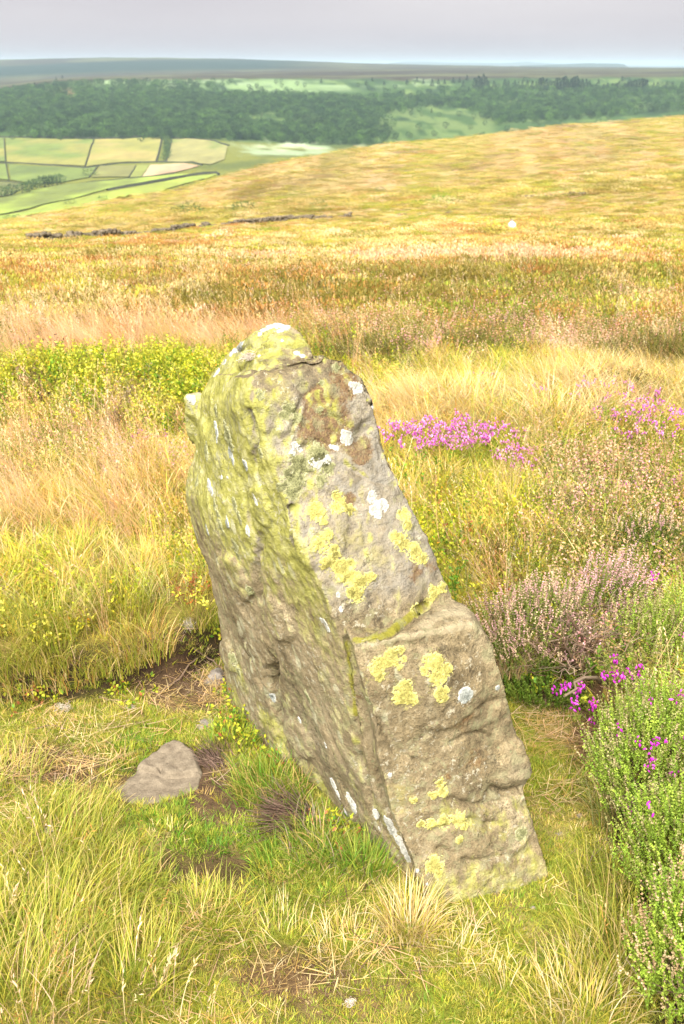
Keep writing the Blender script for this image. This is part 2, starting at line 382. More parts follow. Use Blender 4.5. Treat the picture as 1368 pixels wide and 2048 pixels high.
def stone_body():
    n = 22
    E = curve_pts([(835,1770,1.63),(792,1680,1.66),(742,1560,1.69),(706,1420,1.71),(690,1300,1.705),(655,1200,1.722),(612,1110,1.75),(575,1010,1.785),(545,930,1.81),(515,860,1.835),(492,800,1.85),(500,757,1.875)], n)
    R = curve_pts([(1062,1740,1.73),(1050,1560,1.77),(985,1380,1.80),(903,1200,1.825),(868,1118,1.845),(835,1045,1.86),(812,990,1.875),(790,930,1.885),(770,872,1.90),(757,825,1.91),(742,795,1.92),(722,752,1.93),(688,716,1.95)], n)
    L = curve_pts([(455,1425,2.285),(449,1390,2.29),(445,1330,2.29),(446,1280,2.285),(442,1230,2.28),(424,1160,2.275),(402,1095,2.265),(378,1030,2.255),(367,970,2.25),(384,932,2.245),(390,880,2.235),(396,835,2.225),(405,790,2.215),(430,745,2.20)], n)
    B = L + (R-E)*np.linspace(.95, .8, n)[:, None] + np.array([0.0, 0.03, 0])
    # mid points on each side, a little outside the straight line
    def mid(a, b, f, out): return a*(1-f)+b*f+out
    nl = np.cross(E[n//2]-L[n//2], np.array([0, 0, 1.])); nl /= np.linalg.norm(nl)
    if nl[0] > 0: nl = -nl
    nf = np.cross(R[n//2]-E[n//2], np.array([0, 0, 1.])); nf /= np.linalg.norm(nf)
    if nf[1] > 0: nf = -nf
    tt = np.linspace(0, 1, n)[:, None]
    bell = np.sin(np.pi*np.clip(tt, 0, 1))
    cols = [E, mid(E, R, .3, nf*.012), mid(E, R, .7, nf*.014), R, mid(R, B, .5, np.array([.015, .02, 0])), B, mid(B, L, .5, np.array([0, .02, 0])), L, mid(L, E, .12, nl*.012), mid(L, E, .33, nl*(.016+.02*bell)), mid(L, E, .6, nl*(.006+.02*bell)), mid(L, E, .85, nl*.012)]
    cols = [np.vstack([down(c[0]), c]) for c in cols]
    V, F = loft(cols)
    bm = bmesh.new()
    vv = [bm.verts.new(tuple(v)) for v in V]
    for f in F: bm.faces.new([vv[k] for k in f])
    # lower front block
    def blk():
        m_ = 12
        a = curve_pts([(852,1806,1.558),(832,1745,1.568),(808,1690,1.582),(780,1620,1.598),(766,1560,1.608),(758,1500,1.618),(742,1420,1.624),(722,1350,1.633),(706,1292,1.642)], m_)
        b = curve_pts([(1101,1756,1.637),(1090,1715,1.648),(1075,1675,1.66),(1060,1635,1.672),(1046,1600,1.685),(1060,1565,1.69),(1045,1510,1.705),(1028,1450,1.72),(1016,1400,1.71),(1000,1335,1.722),(980,1284,1.735)], m_)
        c2 = b + np.array([-.03, .12, 0]); d2 = a + np.array([-.020, .10, 0])
        g = curve_pts([(905,1775,1.60),(960,1290,1.725)], m_)
        md = (a*.5+b*.5) + nf*np.linspace(.012, .02, m_)[:, None]
        cs = [np.vstack([down(x[0]), x]) for x in (a, md, b, c2, d2)]
        return loft(cs)
    V, F = blk(); vv = [bm.verts.new(tuple(v)) for v in V]
    for f in F: bm.faces.new([vv[k] for k in f])
    hull_bm([P(706,1289,1.640), P(778,1277,1.655), P(819,1272,1.668), P(855,1264,1.684), P(906,1254,1.708), P(947,1246,1.733), P(964,1264,1.742), P(980,1284,1.737), P(747,1279,1.73), P(809,1246,1.785), P(855,1205,1.82), P(875,1199,1.83), P(905,1202,1.825), P(930,1214,1.81), P(950,1236,1.79), P(720,1345,1.655), P(900,1400,1.715), P(900,1400,1.85), P(720,1340,1.8), P(995,1330,1.75)], bm)
    # crown of the stone: mossy cap, shoulder and the knob on the left
    hull_bm([P(430,742,2.17), P(452,716,2.15), P(478,690,2.13), P(505,664,2.11), P(530,652,2.10), P(556,645,2.09), P(582,650,2.08), P(606,664,2.06), P(620,690,2.02), P(628,712,1.97), P(500,750,1.93), P(470,765,2.02), P(560,735,1.93), P(610,760,1.99), P(600,860,2.0), P(440,800,2.2), P(560,690,2.18), P(480,720,2.22), P(618,730,2.08), P(500,860,2.1)], bm)
    hull_bm([P(494,768,1.865), P(516,742,1.885), P(520,738,1.90), P(560,726,1.91), P(600,716,1.92), P(640,709,1.93), P(686,714,1.945), P(712,742,1.935), P(735,790,1.93), P(560,840,1.88), P(700,840,1.95), P(520,860,1.97), P(640,760,1.99), P(540,790,1.98)], bm)
    hull_bm([P(369,800,2.20), P(376,790,2.20), P(398,788,2.20), P(414,806,2.19), P(412,852,2.18), P(400,870,2.20), P(372,848,2.22), P(376,880,2.235), P(420,900,2.22), P(420,800,2.28), P(380,810,2.27), P(390,890,2.27)], bm)
    bmesh.ops.recalc_face_normals(bm, faces=bm.faces[:])
    me = bpy.data.meshes.new('tmp'); bm.to_mesh(me); bm.free()
    return me, nl, nf
def remesh(me, vox, smooth_it=2):
    o = bpy.data.objects.new('tmp', me); col.objects.link(o)
    md = o.modifiers.new('r', 'REMESH'); md.mode = 'VOXEL'; md.voxel_size = vox; md.use_smooth_shade = True
    if smooth_it:
        s = o.modifiers.new('s', 'SMOOTH'); s.iterations = smooth_it; s.factor = .5
    dg = bpy.context.evaluated_depsgraph_get(); dg.update()
    out = bpy.data.meshes.new_from_object(o.evaluated_get(dg))
    bpy.data.objects.remove(o); return out
def get_co(me):
    a = np.empty(len(me.vertices)*3, np.float32); me.vertices.foreach_get('co', a); return a.reshape(-1, 3).astype(float)
def get_no(me):
    a = np.empty(len(me.vertices)*3, np.float32); me.vertices.foreach_get('normal', a); return a.reshape(-1, 3).astype(float)
def get_tris(me):
    me.calc_loop_triangles(); a = np.empty(len(me.loop_triangles)*3, np.int32); me.loop_triangles.foreach_get('vertices', a); return a.reshape(-1, 3)
LEAN = None
def build_stone():
    me0, nl, nf = stone_body()
    me = remesh(me0, 0.0045, 1)
    co = get_co(me); no = get_no(me)
    E0, E1 = P(852,1806,1.575), P(500,757,1.875); d = (E1-E0)/np.linalg.norm(E1-E0)
    s1 = nl/np.linalg.norm(nl); s2 = np.cross(d, s1); s2 /= np.linalg.norm(s2)
    lc = np.stack([co@d, co@s1, co@s2], 1)                     # stone's own axes: along the lean, out of side, along the side
    left = np.clip(no@nl, 0, 1); front = np.clip(no@nf, 0, 1)
    def rn(fd, fs, seed, oct=4): return fbm(lc[:, 0]*fd, lc[:, 1]*fs, lc[:, 2]*fs, oct=oct, seed=seed)
    disp = 0.013*rn(3, 4.5, 101, 2) + 0.0045*rn(14, 18, 104, 4)
    disp -= 0.0035*np.abs(rn(22, 26, 106, 3))*(1-.5*left)
    streak = rn(4, 20, 110, 4)                                   # weathered bedding runs down the side face
    disp += left*(0.0014*streak - 0.005*np.abs(rn(2.0, 5, 115, 3))**.7)
    disp += left*-0.010*smooth(.34, .6, rn(5, 12, 118, 3))          # scooped hollows
    fine = rn(60, 75, 121, 3); disp += 0.0034*fine + left*.0012*rn(60, 110, 123, 2)
    # chipped ledges across the front face
    ph = lc[:, 0]*13+2.2*rn(3, 5, 131, 3)+lc[:, 2]*1.5; saw = (ph-np.floor(ph)); led = np.where(saw < .85, saw/.85, (1-saw)/.15)
    low = 1-smooth(.30, .62, co[:, 2])
    disp += front*(0.0025+.0035*low)*(led-.5) + front*0.004*np.abs(rn(9, 9, 135, 4)) 
    disp += front*smooth(.75, .95, co[:, 2])*(0.008*rn(20, 20, 137, 4))
    disp += front*(.0035*rn(40, 46, 139, 3)-.004*smooth(.2, .5, rn(24, 30, 141, 3)))
    blockm = smooth(.66, .56, co[:, 2])*smooth(-.02, .06, co[:, 0]-(.0)); disp *= 1-.45*front*(1-smooth(.54, .66, co[:, 2]))
    me.vertices.foreach_set('co', (co+no*disp[:, None]).astype(np.float32).ravel()); me.update()
    co = get_co(me); no = get_no(me)
    bvh = BVHTree.FromPolygons([tuple(v) for v in co], [tuple(t_) for t_ in get_tris(me)])
    O = Vector((0, 0, CAMZ))
    def hit(u, v):
        dd = Vector(ray(u, v)).normalized(); h = bvh.ray_cast(O, dd)
        return (np.array(h[0]), np.array(h[1])) if h[0] is not None else (None, None)
    # carve: cracks and grooves along surveyed lines, (points, half width m, depth m)
    carves = [([(582,1015),(590,1050),(588,1078),(592,1106)], .0045, .016), ([(548,1335),(538,1370),(545,1410),(560,1470)], .018, .032), ([(556,1480),(590,1540),(640,1600)], .012, .012), ([(694,1285),(700,1340),(706,1400),(716,1460),(722,1520),(738,1590)], .012, .012),
              ([(735,1590),(760,1650),(800,1720)], .012, .014), ([(497,830),(512,880),(505,930)], .012, .018), ([(470,1280),(500,1320),(520,1370)], .008, .012), ([(711,1283),(747,1280),(778,1270),(809,1246),(855,1206)], .009, .022),
              ([(904,1486),(930,1470),(960,1466),(985,1474)], .005, .011), ([(985,1584),(1010,1588),(1045,1582)], .010, .024), ([(900,1600),(950,1612),(1010,1600),(1060,1592)], .009, .010), ([(880,1700),(940,1725),(1010,1712),(1085,1690)], .008, .011),
              ([(866,1660),(940,1640),(1000,1650)], .006, .008), ([(386,918),(392,922)], .022, .045), ([(408,838),(414,846)], .016, .022), ([(760,1445),(790,1500),(850,1530)], .008, .010), ([(430,1110),(470,1180),(500,1240)], .010, .011), ([(480,960),(500,1040),(540,1120)], .008, .011),
              ([(600,900),(640,880),(700,905)], .006, .006), ([(640,770),(600,800),(585,850)], .006, .008), ([(790,970),(740,960),(690,930)], .006, .006), ([(470,740),(540,735),(640,715)], .007, .012), ([(470,700),(530,692),(590,690)], .006, .014), ([(560,1150),(566,1220),(575,1300)], .008, .009), ([(620,1380),(650,1450),(690,1540)], .008, .010), ([(520,1080),(512,1140),(520,1200)], .012, .014),
              ([(1010,1400),(960,1412),(930,1440)], .006, .006), ([(880,1300),(940,1310),(990,1330)], .006, .004)]
    dd = np.zeros(len(co))
    for pl, wd, dp in carves:
        hs = [hit(u, v)[0] for u, v in pl]; hs = [h for h in hs if h is not None]
        if len(hs) < 2: continue
        best = np.full(len(co), 9.)
        for a, b in zip(hs[:-1], hs[1:]):
            if np.linalg.norm(b-a) > .3: continue
            e = b-a; tt = np.clip(((co-a)@e)/(e@e+1e-9), 0, 1); best = np.minimum(best, np.linalg.norm(co-a-tt[:, None]*e, axis=1))
        ww = wd*(1+.6*fbm(co[:, 0]*30, co[:, 1]*30, co[:, 2]*30, oct=2, seed=77)); dd = np.maximum(dd, dp*np.exp(-(best/ww)**2))
    # proud flakes
    for (u, v), rad, hgt in [((1035,1520), .05, .012), ((900,1380), .09, .006), ((560,1240), .06, .01), ((470,1150), .06, .012), ((640,1060), .07, .008), ((560,820), .05, .01), ((520,1010), .05, .01), ((600,1480), .06, .01), ((460,1310), .05, .014), ((700,800), .06, .008), ((1030,1660), .05, .008)]:
        h = hit(u, v)[0]
        if h is None: continue
        q = np.linalg.norm(co-h, axis=1)/rad + .3*fbm(co[:, 0]*20, co[:, 1]*20, co[:, 2]*20, oct=3, seed=int(u)); dd -= hgt*(1-smooth(.75, 1.05, q))
    co = co-no*dd[:, None]
    me.vertices.foreach_set('co', co.astype(np.float32).ravel()); me.update(); no = get_no(me)
    bvh = BVHTree.FromPolygons([tuple(v) for v in co], [tuple(t_) for t_ in get_tris(me)])
    def hit(u, v):
        dd = Vector(ray(u, v)).normalized(); h = bvh.ray_cast(O, dd)
        return (np.array(h[0]), np.array(h[1])) if h[0] is not None else (None, None)
    left = np.clip(no@nl, 0, 1); front = np.clip(no@nf, 0, 1); z = co[:, 2]
    lc = np.stack([co@d, co@s1, co@s2], 1)
    # painted growths and tones (kept as soft fields; the material gives them ragged edges)
    def field(pts, R0, anis=1.):
        f = np.zeros(len(co))
        for u, v, k in pts:
            h = hit(u, v)[0]
            if h is not None:
                e = co-h; al = e@d; q = np.sqrt(np.maximum((e**2).sum(1)-al**2, 0)+(al/anis)**2)/(R0*k); f = np.maximum(f, 1-q)
        return np.clip(f, 0, 1)
    na = fbm(lc[:, 0]*3, lc[:, 1]*14, lc[:, 2]*14, oct=4, seed=201)
    green = left*(.40+1.15*smooth(.40, .95, z)) + .25*na*left + .9*field([(530,690,1.5),(580,690,1.3),(480,720,1.3),(600,680,1)], .07)
    green = np.maximum(green*1.0, 1.1*field([(470,1400,1.2),(480,1350,1.),(530,1440,1.1),(640,1570,1.2),(560,1480,1)], .09))
    green = np.maximum(green, 1.1*field([(694,1290,1),(702,1350,1),(706,1420,1),(712,1480,1),(742,1270,1),(800,1250,1),(835,1225,1)], .028))
    green = np.maximum(green, (1-smooth(.02, .16, z))*.75*front)
    green = np.maximum(green, .8*field([(950,1640,1.5),(1000,1650,1.5),(900,1620,1),(1040,1610,1.1),(1050,1700,1.2),(940,1740,1.3)], .05))
    rust = 1.2*field([(650,800,1.3),(660,850,1.4),(640,875,1),(720,900,.8),(690,760,1),(770,905,1),(790,950,.8),(700,1000,.4),(620,860,1)], .055) + .6*field([(950,1520,1.2),(930,1440,1.1),(860,1240,1.),(940,1235,.9),(900,1560,1),(830,1150,1),(860,1130,.8),(720,1400,.7)], .06)
    grey = front*smooth(.58, .66, z)*(.75)*(1-smooth(.97, 1.08, z)) 
    dark = .9*field([(905,1418,.8),(640,1500,2.2),(600,1420,2),(700,1560,1.6),(560,1400,1.5)], .035, 2.5)
    yl = .85*field([(700,1080,1.6),(760,1110,1),(600,1150,1.6),(590,1200,1.3),(840,1225,1.2),(745,1265,1),(790,1680,1.5),(800,1590,1),(540,770,1.),(560,800,1)], .05, 1.5)
    def seam_field(pl, wd):
        hs = [hit(u, v)[0] for u, v in pl]; hs = [h for h in hs if h is not None]; best = np.full(len(co), 9.)
        for a, b in zip(hs[:-1], hs[1:]):
            e = b-a; tt = np.clip(((co-a)@e)/(e@e+1e-9), 0, 1); best = np.minimum(best, np.linalg.norm(co-a-tt[:, None]*e, axis=1))
        return np.clip(1.15*(1-best/wd), 0, 1.2)
    pale = np.maximum(seam_field([(712,1292),(740,1284),(778,1279),(819,1273),(855,1266),(906,1256),(947,1248),(962,1262)], .013), .8*seam_field([(850,1250),(880,1228),(915,1222),(935,1232)], .030))  # ledge top and block edge painted paler, as if catching more light
    seam = np.maximum(seam_field([(712,1280),(747,1277),(778,1267),(809,1243),(835,1220),(852,1205)], .016), .8*seam_field([(694,1286),(698,1320),(704,1370),(712,1430)], .010))  # yellow-green growth in the joint, also a painted shadow line under the slab
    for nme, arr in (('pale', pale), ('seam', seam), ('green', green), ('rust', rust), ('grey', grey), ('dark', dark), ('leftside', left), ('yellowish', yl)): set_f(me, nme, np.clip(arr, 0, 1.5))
    a = me.attributes.new('own', 'FLOAT_VECTOR', 'POINT'); a.data.foreach_set('vector', lc.astype(np.float32).ravel())
    # material
    m, t, out = new_mat('weathered_sandstone')
    geo = N(t, 'ShaderNodeNewGeometry'); own = N(t, 'ShaderNodeAttribute', attribute_name='own').outputs['Vector']; pos = geo.outputs['Position']
    A_ = {k: N(t, 'ShaderNodeAttribute', attribute_name=k).outputs['Fac'] for k in ('green', 'rust', 'grey', 'dark', 'leftside', 'yellowish', 'pale', 'seam')}
    stm = N(t, 'ShaderNodeMapping'); stm.inputs['Scale'].default_value = (.42, 1, 1); t.links.new(own, stm.inputs['Vector']); st = stm.outputs['Vector']
    n_big = noise_node(t, own, 7, 5, .6); n_med = noise_node(t, own, 32, 6, .65); n_fine = noise_node(t, own, 190, 4, .7); n_str = noise_node(t, st, 46, 6, .7); n_str2 = noise_node(t, st, 16, 5, .65)
    base = ramp(t, n_big, [(.3, srgb(134,118,88,.37)), (.5, srgb(172,154,118,.42)), (.72, srgb(200,184,150,.47))])
    base = mixc(t, 1., base, ramp(t, n_med, [(.32, .62), (.5, 1.), (.68, 1.28)]), 'MULTIPLY')
    base = mixc(t, 1., base, ramp(t, n_fine, [(.32, .62), (.5, 1.), (.66, 1.22)]), 'MULTIPLY')
    n_spk = noise_node(t, own, 420, 2, .5); base = mixc(t, 1., base, ramp(t, n_spk, [(.3, .7), (.5, 1.), (.7, 1.2)]), 'MULTIPLY')
    base = mixc(t, mathn(t, 'MULTIPLY', A_['grey'], maprange(t, n_med, .35, .6, .35, 1.)), base, srgb(186,184,176,.50))
    base = mixc(t, mathn(t, 'MULTIPLY', A_['leftside'], maprange(t, n_str2, .4, .62)), base, srgb(176,160,128,.47))
    base = mixc(t, mathn(t, 'MULTIPLY', A_['leftside'], maprange(t, n_str, .52, .66, 0, .8)), base, srgb(214,206,172,.50))
    def mask(k, nz_, lo, hi, amp=.9):
        s = mathn(t, 'ADD', k, mathn(t, 'MULTIPLY', mathn(t, 'SUBTRACT', nz_, .5), amp*2)); return maprange(t, s, lo, hi)
    base = mixc(t, mathn(t, 'MULTIPLY', mask(A_['dark'], n_str, .35, .8), .45), base, srgb(110,102,86,.42))
    base = mixc(t, mathn(t, 'MULTIPLY', mask(A_['yellowish'], n_med, .4, .85, 1.2), .7), base, srgb(186,176,110,.44))
    rc = ramp(t, n_fine, [(.3, srgb(124,92,62,.38)), (.55, srgb(160,124,84,.38)), (.7, srgb(182,166,96,.42))])
    base = mixc(t, mathn(t, 'MULTIPLY', mask(A_['rust'], n_med, .38, .62, .9), .85), base, rc)
    gc = ramp(t, n_med, [(.3, srgb(152,154,66,.44)), (.5, srgb(192,192,92,.50)), (.72, srgb(222,220,156,.56))])
    base = mixc(t, mathn(t, 'MULTIPLY', mask(A_['green'], n_str, .45, .95, 1.1), .82), base, gc)
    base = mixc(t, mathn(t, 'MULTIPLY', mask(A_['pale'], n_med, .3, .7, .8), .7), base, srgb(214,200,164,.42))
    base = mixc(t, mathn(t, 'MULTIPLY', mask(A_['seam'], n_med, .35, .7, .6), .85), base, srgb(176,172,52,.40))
    hy = N(t, 'ShaderNodeAttribute', attribute_name='halo_y').outputs['Fac']; hw = N(t, 'ShaderNodeAttribute', attribute_name='halo_w').outputs['Fac']; n_sp = noise_node(t, own, 130, 6, .7)
    base = mixc(t, mathn(t, 'MULTIPLY', maprange(t, mathn(t, 'ADD', n_sp, mathn(t, 'MULTIPLY', hy, .11)), .64, .67), mathn(t, 'MULTIPLY', maprange(t, hy, .02, .3), .6)), base, srgb(196,188,118,.44))
    base = mixc(t, mathn(t, 'MULTIPLY', maprange(t, mathn(t, 'ADD', n_sp, mathn(t, 'MULTIPLY', hw, .10)), .65, .68), mathn(t, 'MULTIPLY', maprange(t, hw, .02, .3), .75)), base, srgb(216,214,200,.48))
    # small crusts: pale grey specks, grey-green rosettes
    v1 = N(t, 'ShaderNodeTexVoronoi'); v1.inputs['Scale'].default_value = 26; t.links.new(st, v1.inputs['Vector'])
    wv = mathn(t, 'ADD', v1.outputs['Distance'], mathn(t, 'MULTIPLY', n_fine, .25))
    sp = mathn(t, 'MULTIPLY', mathn(t, 'MULTIPLY', maprange(t, wv, .40, .34), maprange(t, noise_node(t, own, 11, 3), .46, .54)), maprange(t, A_['leftside'], .35, .6))
    base = mixc(t, mathn(t, 'MULTIPLY', sp, .75), base, srgb(214,212,178,.46))
    film = mathn(t, 'MULTIPLY', maprange(t, noise_node(t, own, 38, 8, .72), .52, .545), maprange(t, noise_node(t, own, 6, 3, .5), .44, .56)); base = mixc(t, mathn(t, 'MULTIPLY', film, .55), base, srgb(176,174,132,.42))
    film2 = mathn(t, 'MULTIPLY', maprange(t, noise_node(t, own, 55, 8, .75), .56, .58), maprange(t, noise_node(t, st, 9, 3, .5), .5, .6)); base = mixc(t, mathn(t, 'MULTIPLY', film2, .6), base, srgb(96,86,66,.30))
    film3 = mathn(t, 'MULTIPLY', maprange(t, noise_node(t, own, 70, 8, .75), .575, .59), maprange(t, noise_node(t, own, 8, 3, .5), .45, .55)); base = mixc(t, mathn(t, 'MULTIPLY', film3, .7), base, srgb(220,214,190,.46))
    v2 = N(t, 'ShaderNodeTexVoronoi'); v2.inputs['Scale'].default_value = 60; t.links.new(own, v2.inputs['Vector'])
    sp2 = mathn(t, 'MULTIPLY', maprange(t, mathn(t, 'ADD', v2.outputs['Distance'], mathn(t, 'MULTIPLY', n_fine, .3)), .36, .3), maprange(t, noise_node(t, own, 17, 3), .55, .62))
    base = mixc(t, mathn(t, 'MULTIPLY', sp2, .7), base, srgb(170,172,130,.45))
    sp3 = maprange(t, n_fine, .68, .74); base = mixc(t, mathn(t, 'MULTIPLY', sp3, .5), base, srgb(80,74,62,.4))
    pb = N(t, 'ShaderNodeBsdfPrincipled'); pb.inputs['Roughness'].default_value = .92; pb.inputs['Specular IOR Level'].default_value = .2
    t.links.new(base, pb.inputs['Base Color'])
    nb = bump(t, n_med, 1., .013); nb = bump(t, n_str, .12, .006, nb); nb = bump(t, n_fine, 1., .005, nb)
    t.links.new(nb, pb.inputs['Normal']); t.links.new(pb.outputs[0], out.inputs['Surface'])
    me.materials.clear(); me.materials.append(m); me.polygons.foreach_set('use_smooth', np.ones(len(me.polygons), bool))
    st_o = link(bpy.data.objects.new('standing_stone', me))
    tag(st_o, 'tall leaning grey sandstone boulder spotted with lichen, in the middle of the grass hollow', 'standing stone')
    # ---------------- lichen crusts: thin raised shells, each a part of its own
    def lichen_mat(name, ca, cb, cc, cen=.75):
        m, t, out = new_mat(name); pos = N(t, 'ShaderNodeNewGeometry').outputs['Position']
        a1 = noise_node(t, pos, 90, 5, .7); a2 = noise_node(t, pos, 380, 3, .6)
        gg = N(t, 'ShaderNodeAttribute', attribute_name='g').outputs['Fac']; e1 = mathn(t, 'ADD', gg, mathn(t, 'MULTIPLY', mathn(t, 'SUBTRACT', a1, .5), .7)); c = ramp(t, a1, [(.32, ca), (.5, cb), (.7, cc)]); c = mixc(t, maprange(t, e1, .22, .6, 0, cen), c, mixc(t, maprange(t, a2, .42, .52), tuple(np.array(ca)*.42), ca)); c = mixc(t, maprange(t, e1, .12, .02), c, cc); c = mixc(t, 1., c, ramp(t, a2, [(.3, .72), (.6, 1.12)]), 'MULTIPLY')
        pb = N(t, 'ShaderNodeBsdfPrincipled'); pb.inputs['Roughness'].default_value = .95; pb.inputs['Specular IOR Level'].default_value = .1
        t.links.new(c, pb.inputs['Base Color']); nb = bump(t, a1, .8, .003); nb = bump(t, a2, .6, .0012, nb); t.links.new(nb, pb.inputs['Normal']); t.links.new(pb.outputs[0], out.inputs['Surface']); return m
    MY = lichen_mat('yellow_lichen', srgb(166,158,88,.38), srgb(208,200,116,.46), srgb(226,220,144,.50), .55)
    MW = lichen_mat('white_lichen', srgb(176,176,164,.38), srgb(216,216,206,.42), srgb(236,236,230,.44), .15)
    MG = lichen_mat('grey_green_lichen', srgb(146,148,102,.34), srgb(180,180,132,.38), srgb(204,204,164,.40))
    MB_ = lichen_mat('blue_grey_lichen', srgb(150,156,150,.36), srgb(190,196,190,.40), srgb(224,226,222,.44), .5)
    tri = get_tris(me); halo = [np.zeros(len(co)), np.zeros(len(co))]
    def patch(circs, mat, anis=1., lift=.0017, rag=.30, label=None, holes=0.):
        cs = [];
        for u, v, pr in circs:
            h = hit(u, v)[0]
            if h is not None: cs.append((h, pr/FPX*((h[1])*CP+(CAMZ-h[2])*SP)))
        if not cs: return
        f = np.full(len(co), -9.)
        for h, rr in cs:
            e = co-h; al = e@d; q = np.sqrt(np.maximum((e**2).sum(1)-al**2, 0)+(al/anis)**2)/rr; f = np.maximum(f, 1-q)
        rr = max(r for _, r in cs)
        hk = 0 if mat in (MY, MG) else 1; halo[hk] = np.maximum(halo[hk], smooth(-.9, .0, f))
        keepv = f > -.75
        ks = keepv[tri].all(1)
        if ks.sum() < 4: return
        ids = np.unique(tri[ks]); mp_ = -np.ones(len(co), int); mp_[ids] = np.arange(len(ids)); ft = mp_[tri[ks]]
        v_, n_, ff = co[ids], no[ids], f[ids]
        # subdivide triangles once or twice for a crisp ragged rim
        for _ in range(2 if len(ft) < 6000 else 1):
            ed = np.sort(np.concatenate([ft[:, [0, 1]], ft[:, [1, 2]], ft[:, [2, 0]]]), 1); ue, inv = np.unique(ed, axis=0, return_inverse=True); inv = inv.ravel()
            nv = len(v_); v_ = np.vstack([v_, v_[ue].mean(1)]); n_ = np.vstack([n_, n_[ue].mean(1)]); ff = np.concatenate([ff, ff[ue].mean(1)])
            k = len(ft); a_, b_, c_ = inv[:k]+nv, inv[k:2*k]+nv, inv[2*k:]+nv
            ft = np.vstack([np.stack([ft[:, 0], a_, c_], 1), np.stack([a_, ft[:, 1], b_], 1), np.stack([c_, b_, ft[:, 2]], 1), np.stack([a_, b_, c_], 1)])
        s = 1.6/rr
        ng = fbm(v_[:, 0]*s, v_[:, 1]*s, v_[:, 2]*s, oct=5, seed=int(circs[0][0]), gain=.72)
        g = ff+rag*ng*1.6
        if holes: g = g-holes*smooth(.0, .4, fbm(v_[:, 0]*190, v_[:, 1]*190, v_[:, 2]*190, oct=3, seed=5))
        off = np.clip(g*.018, -.0028, lift) + (g > .03)*.0006*fbm(v_[:, 0]*300, v_[:, 1]*300, v_[:, 2]*300, oct=2, seed=9)
        kk = (off[ft] > -.0012).any(1); ft = ft[kk]
        if len(ft) < 4: return
        ids = np.unique(ft); mp_ = -np.ones(len(v_), int); mp_[ids] = np.arange(len(ids)); ft = mp_[ft]
        lab = np.arange(len(ids))
        for _ in range(400):
            mn = lab[ft].min(1); new = lab.copy(); np.minimum.at(new, ft.ravel(), np.repeat(mn, 3)); new = new[new]
            if (new == lab).all(): break
            lab = new
        tf = lab[ft[:, 0]]; bigl = np.bincount(tf).argmax(); ft = ft[tf == bigl]; u_ = np.unique(ft); m3 = -np.ones(len(ids), int); m3[u_] = np.arange(len(u_)); ft = m3[ft]; ids = ids[u_]
        V = v_[ids]+n_[ids]*off[ids][:, None]
        me2 = mesh_np('lichen_patch', V, ft, mat, None, True); set_f(me2, 'g', np.clip(g[ids], -1, 1)); o = link(bpy.data.objects.new('lichen_patch', me2), st_o)
        if label: o['label'] = label
    yl_ = 'pale yellow crusty lichen'; wl = 'white lichen'; gl = 'grey green lichen'; bl = 'blue grey lichen'
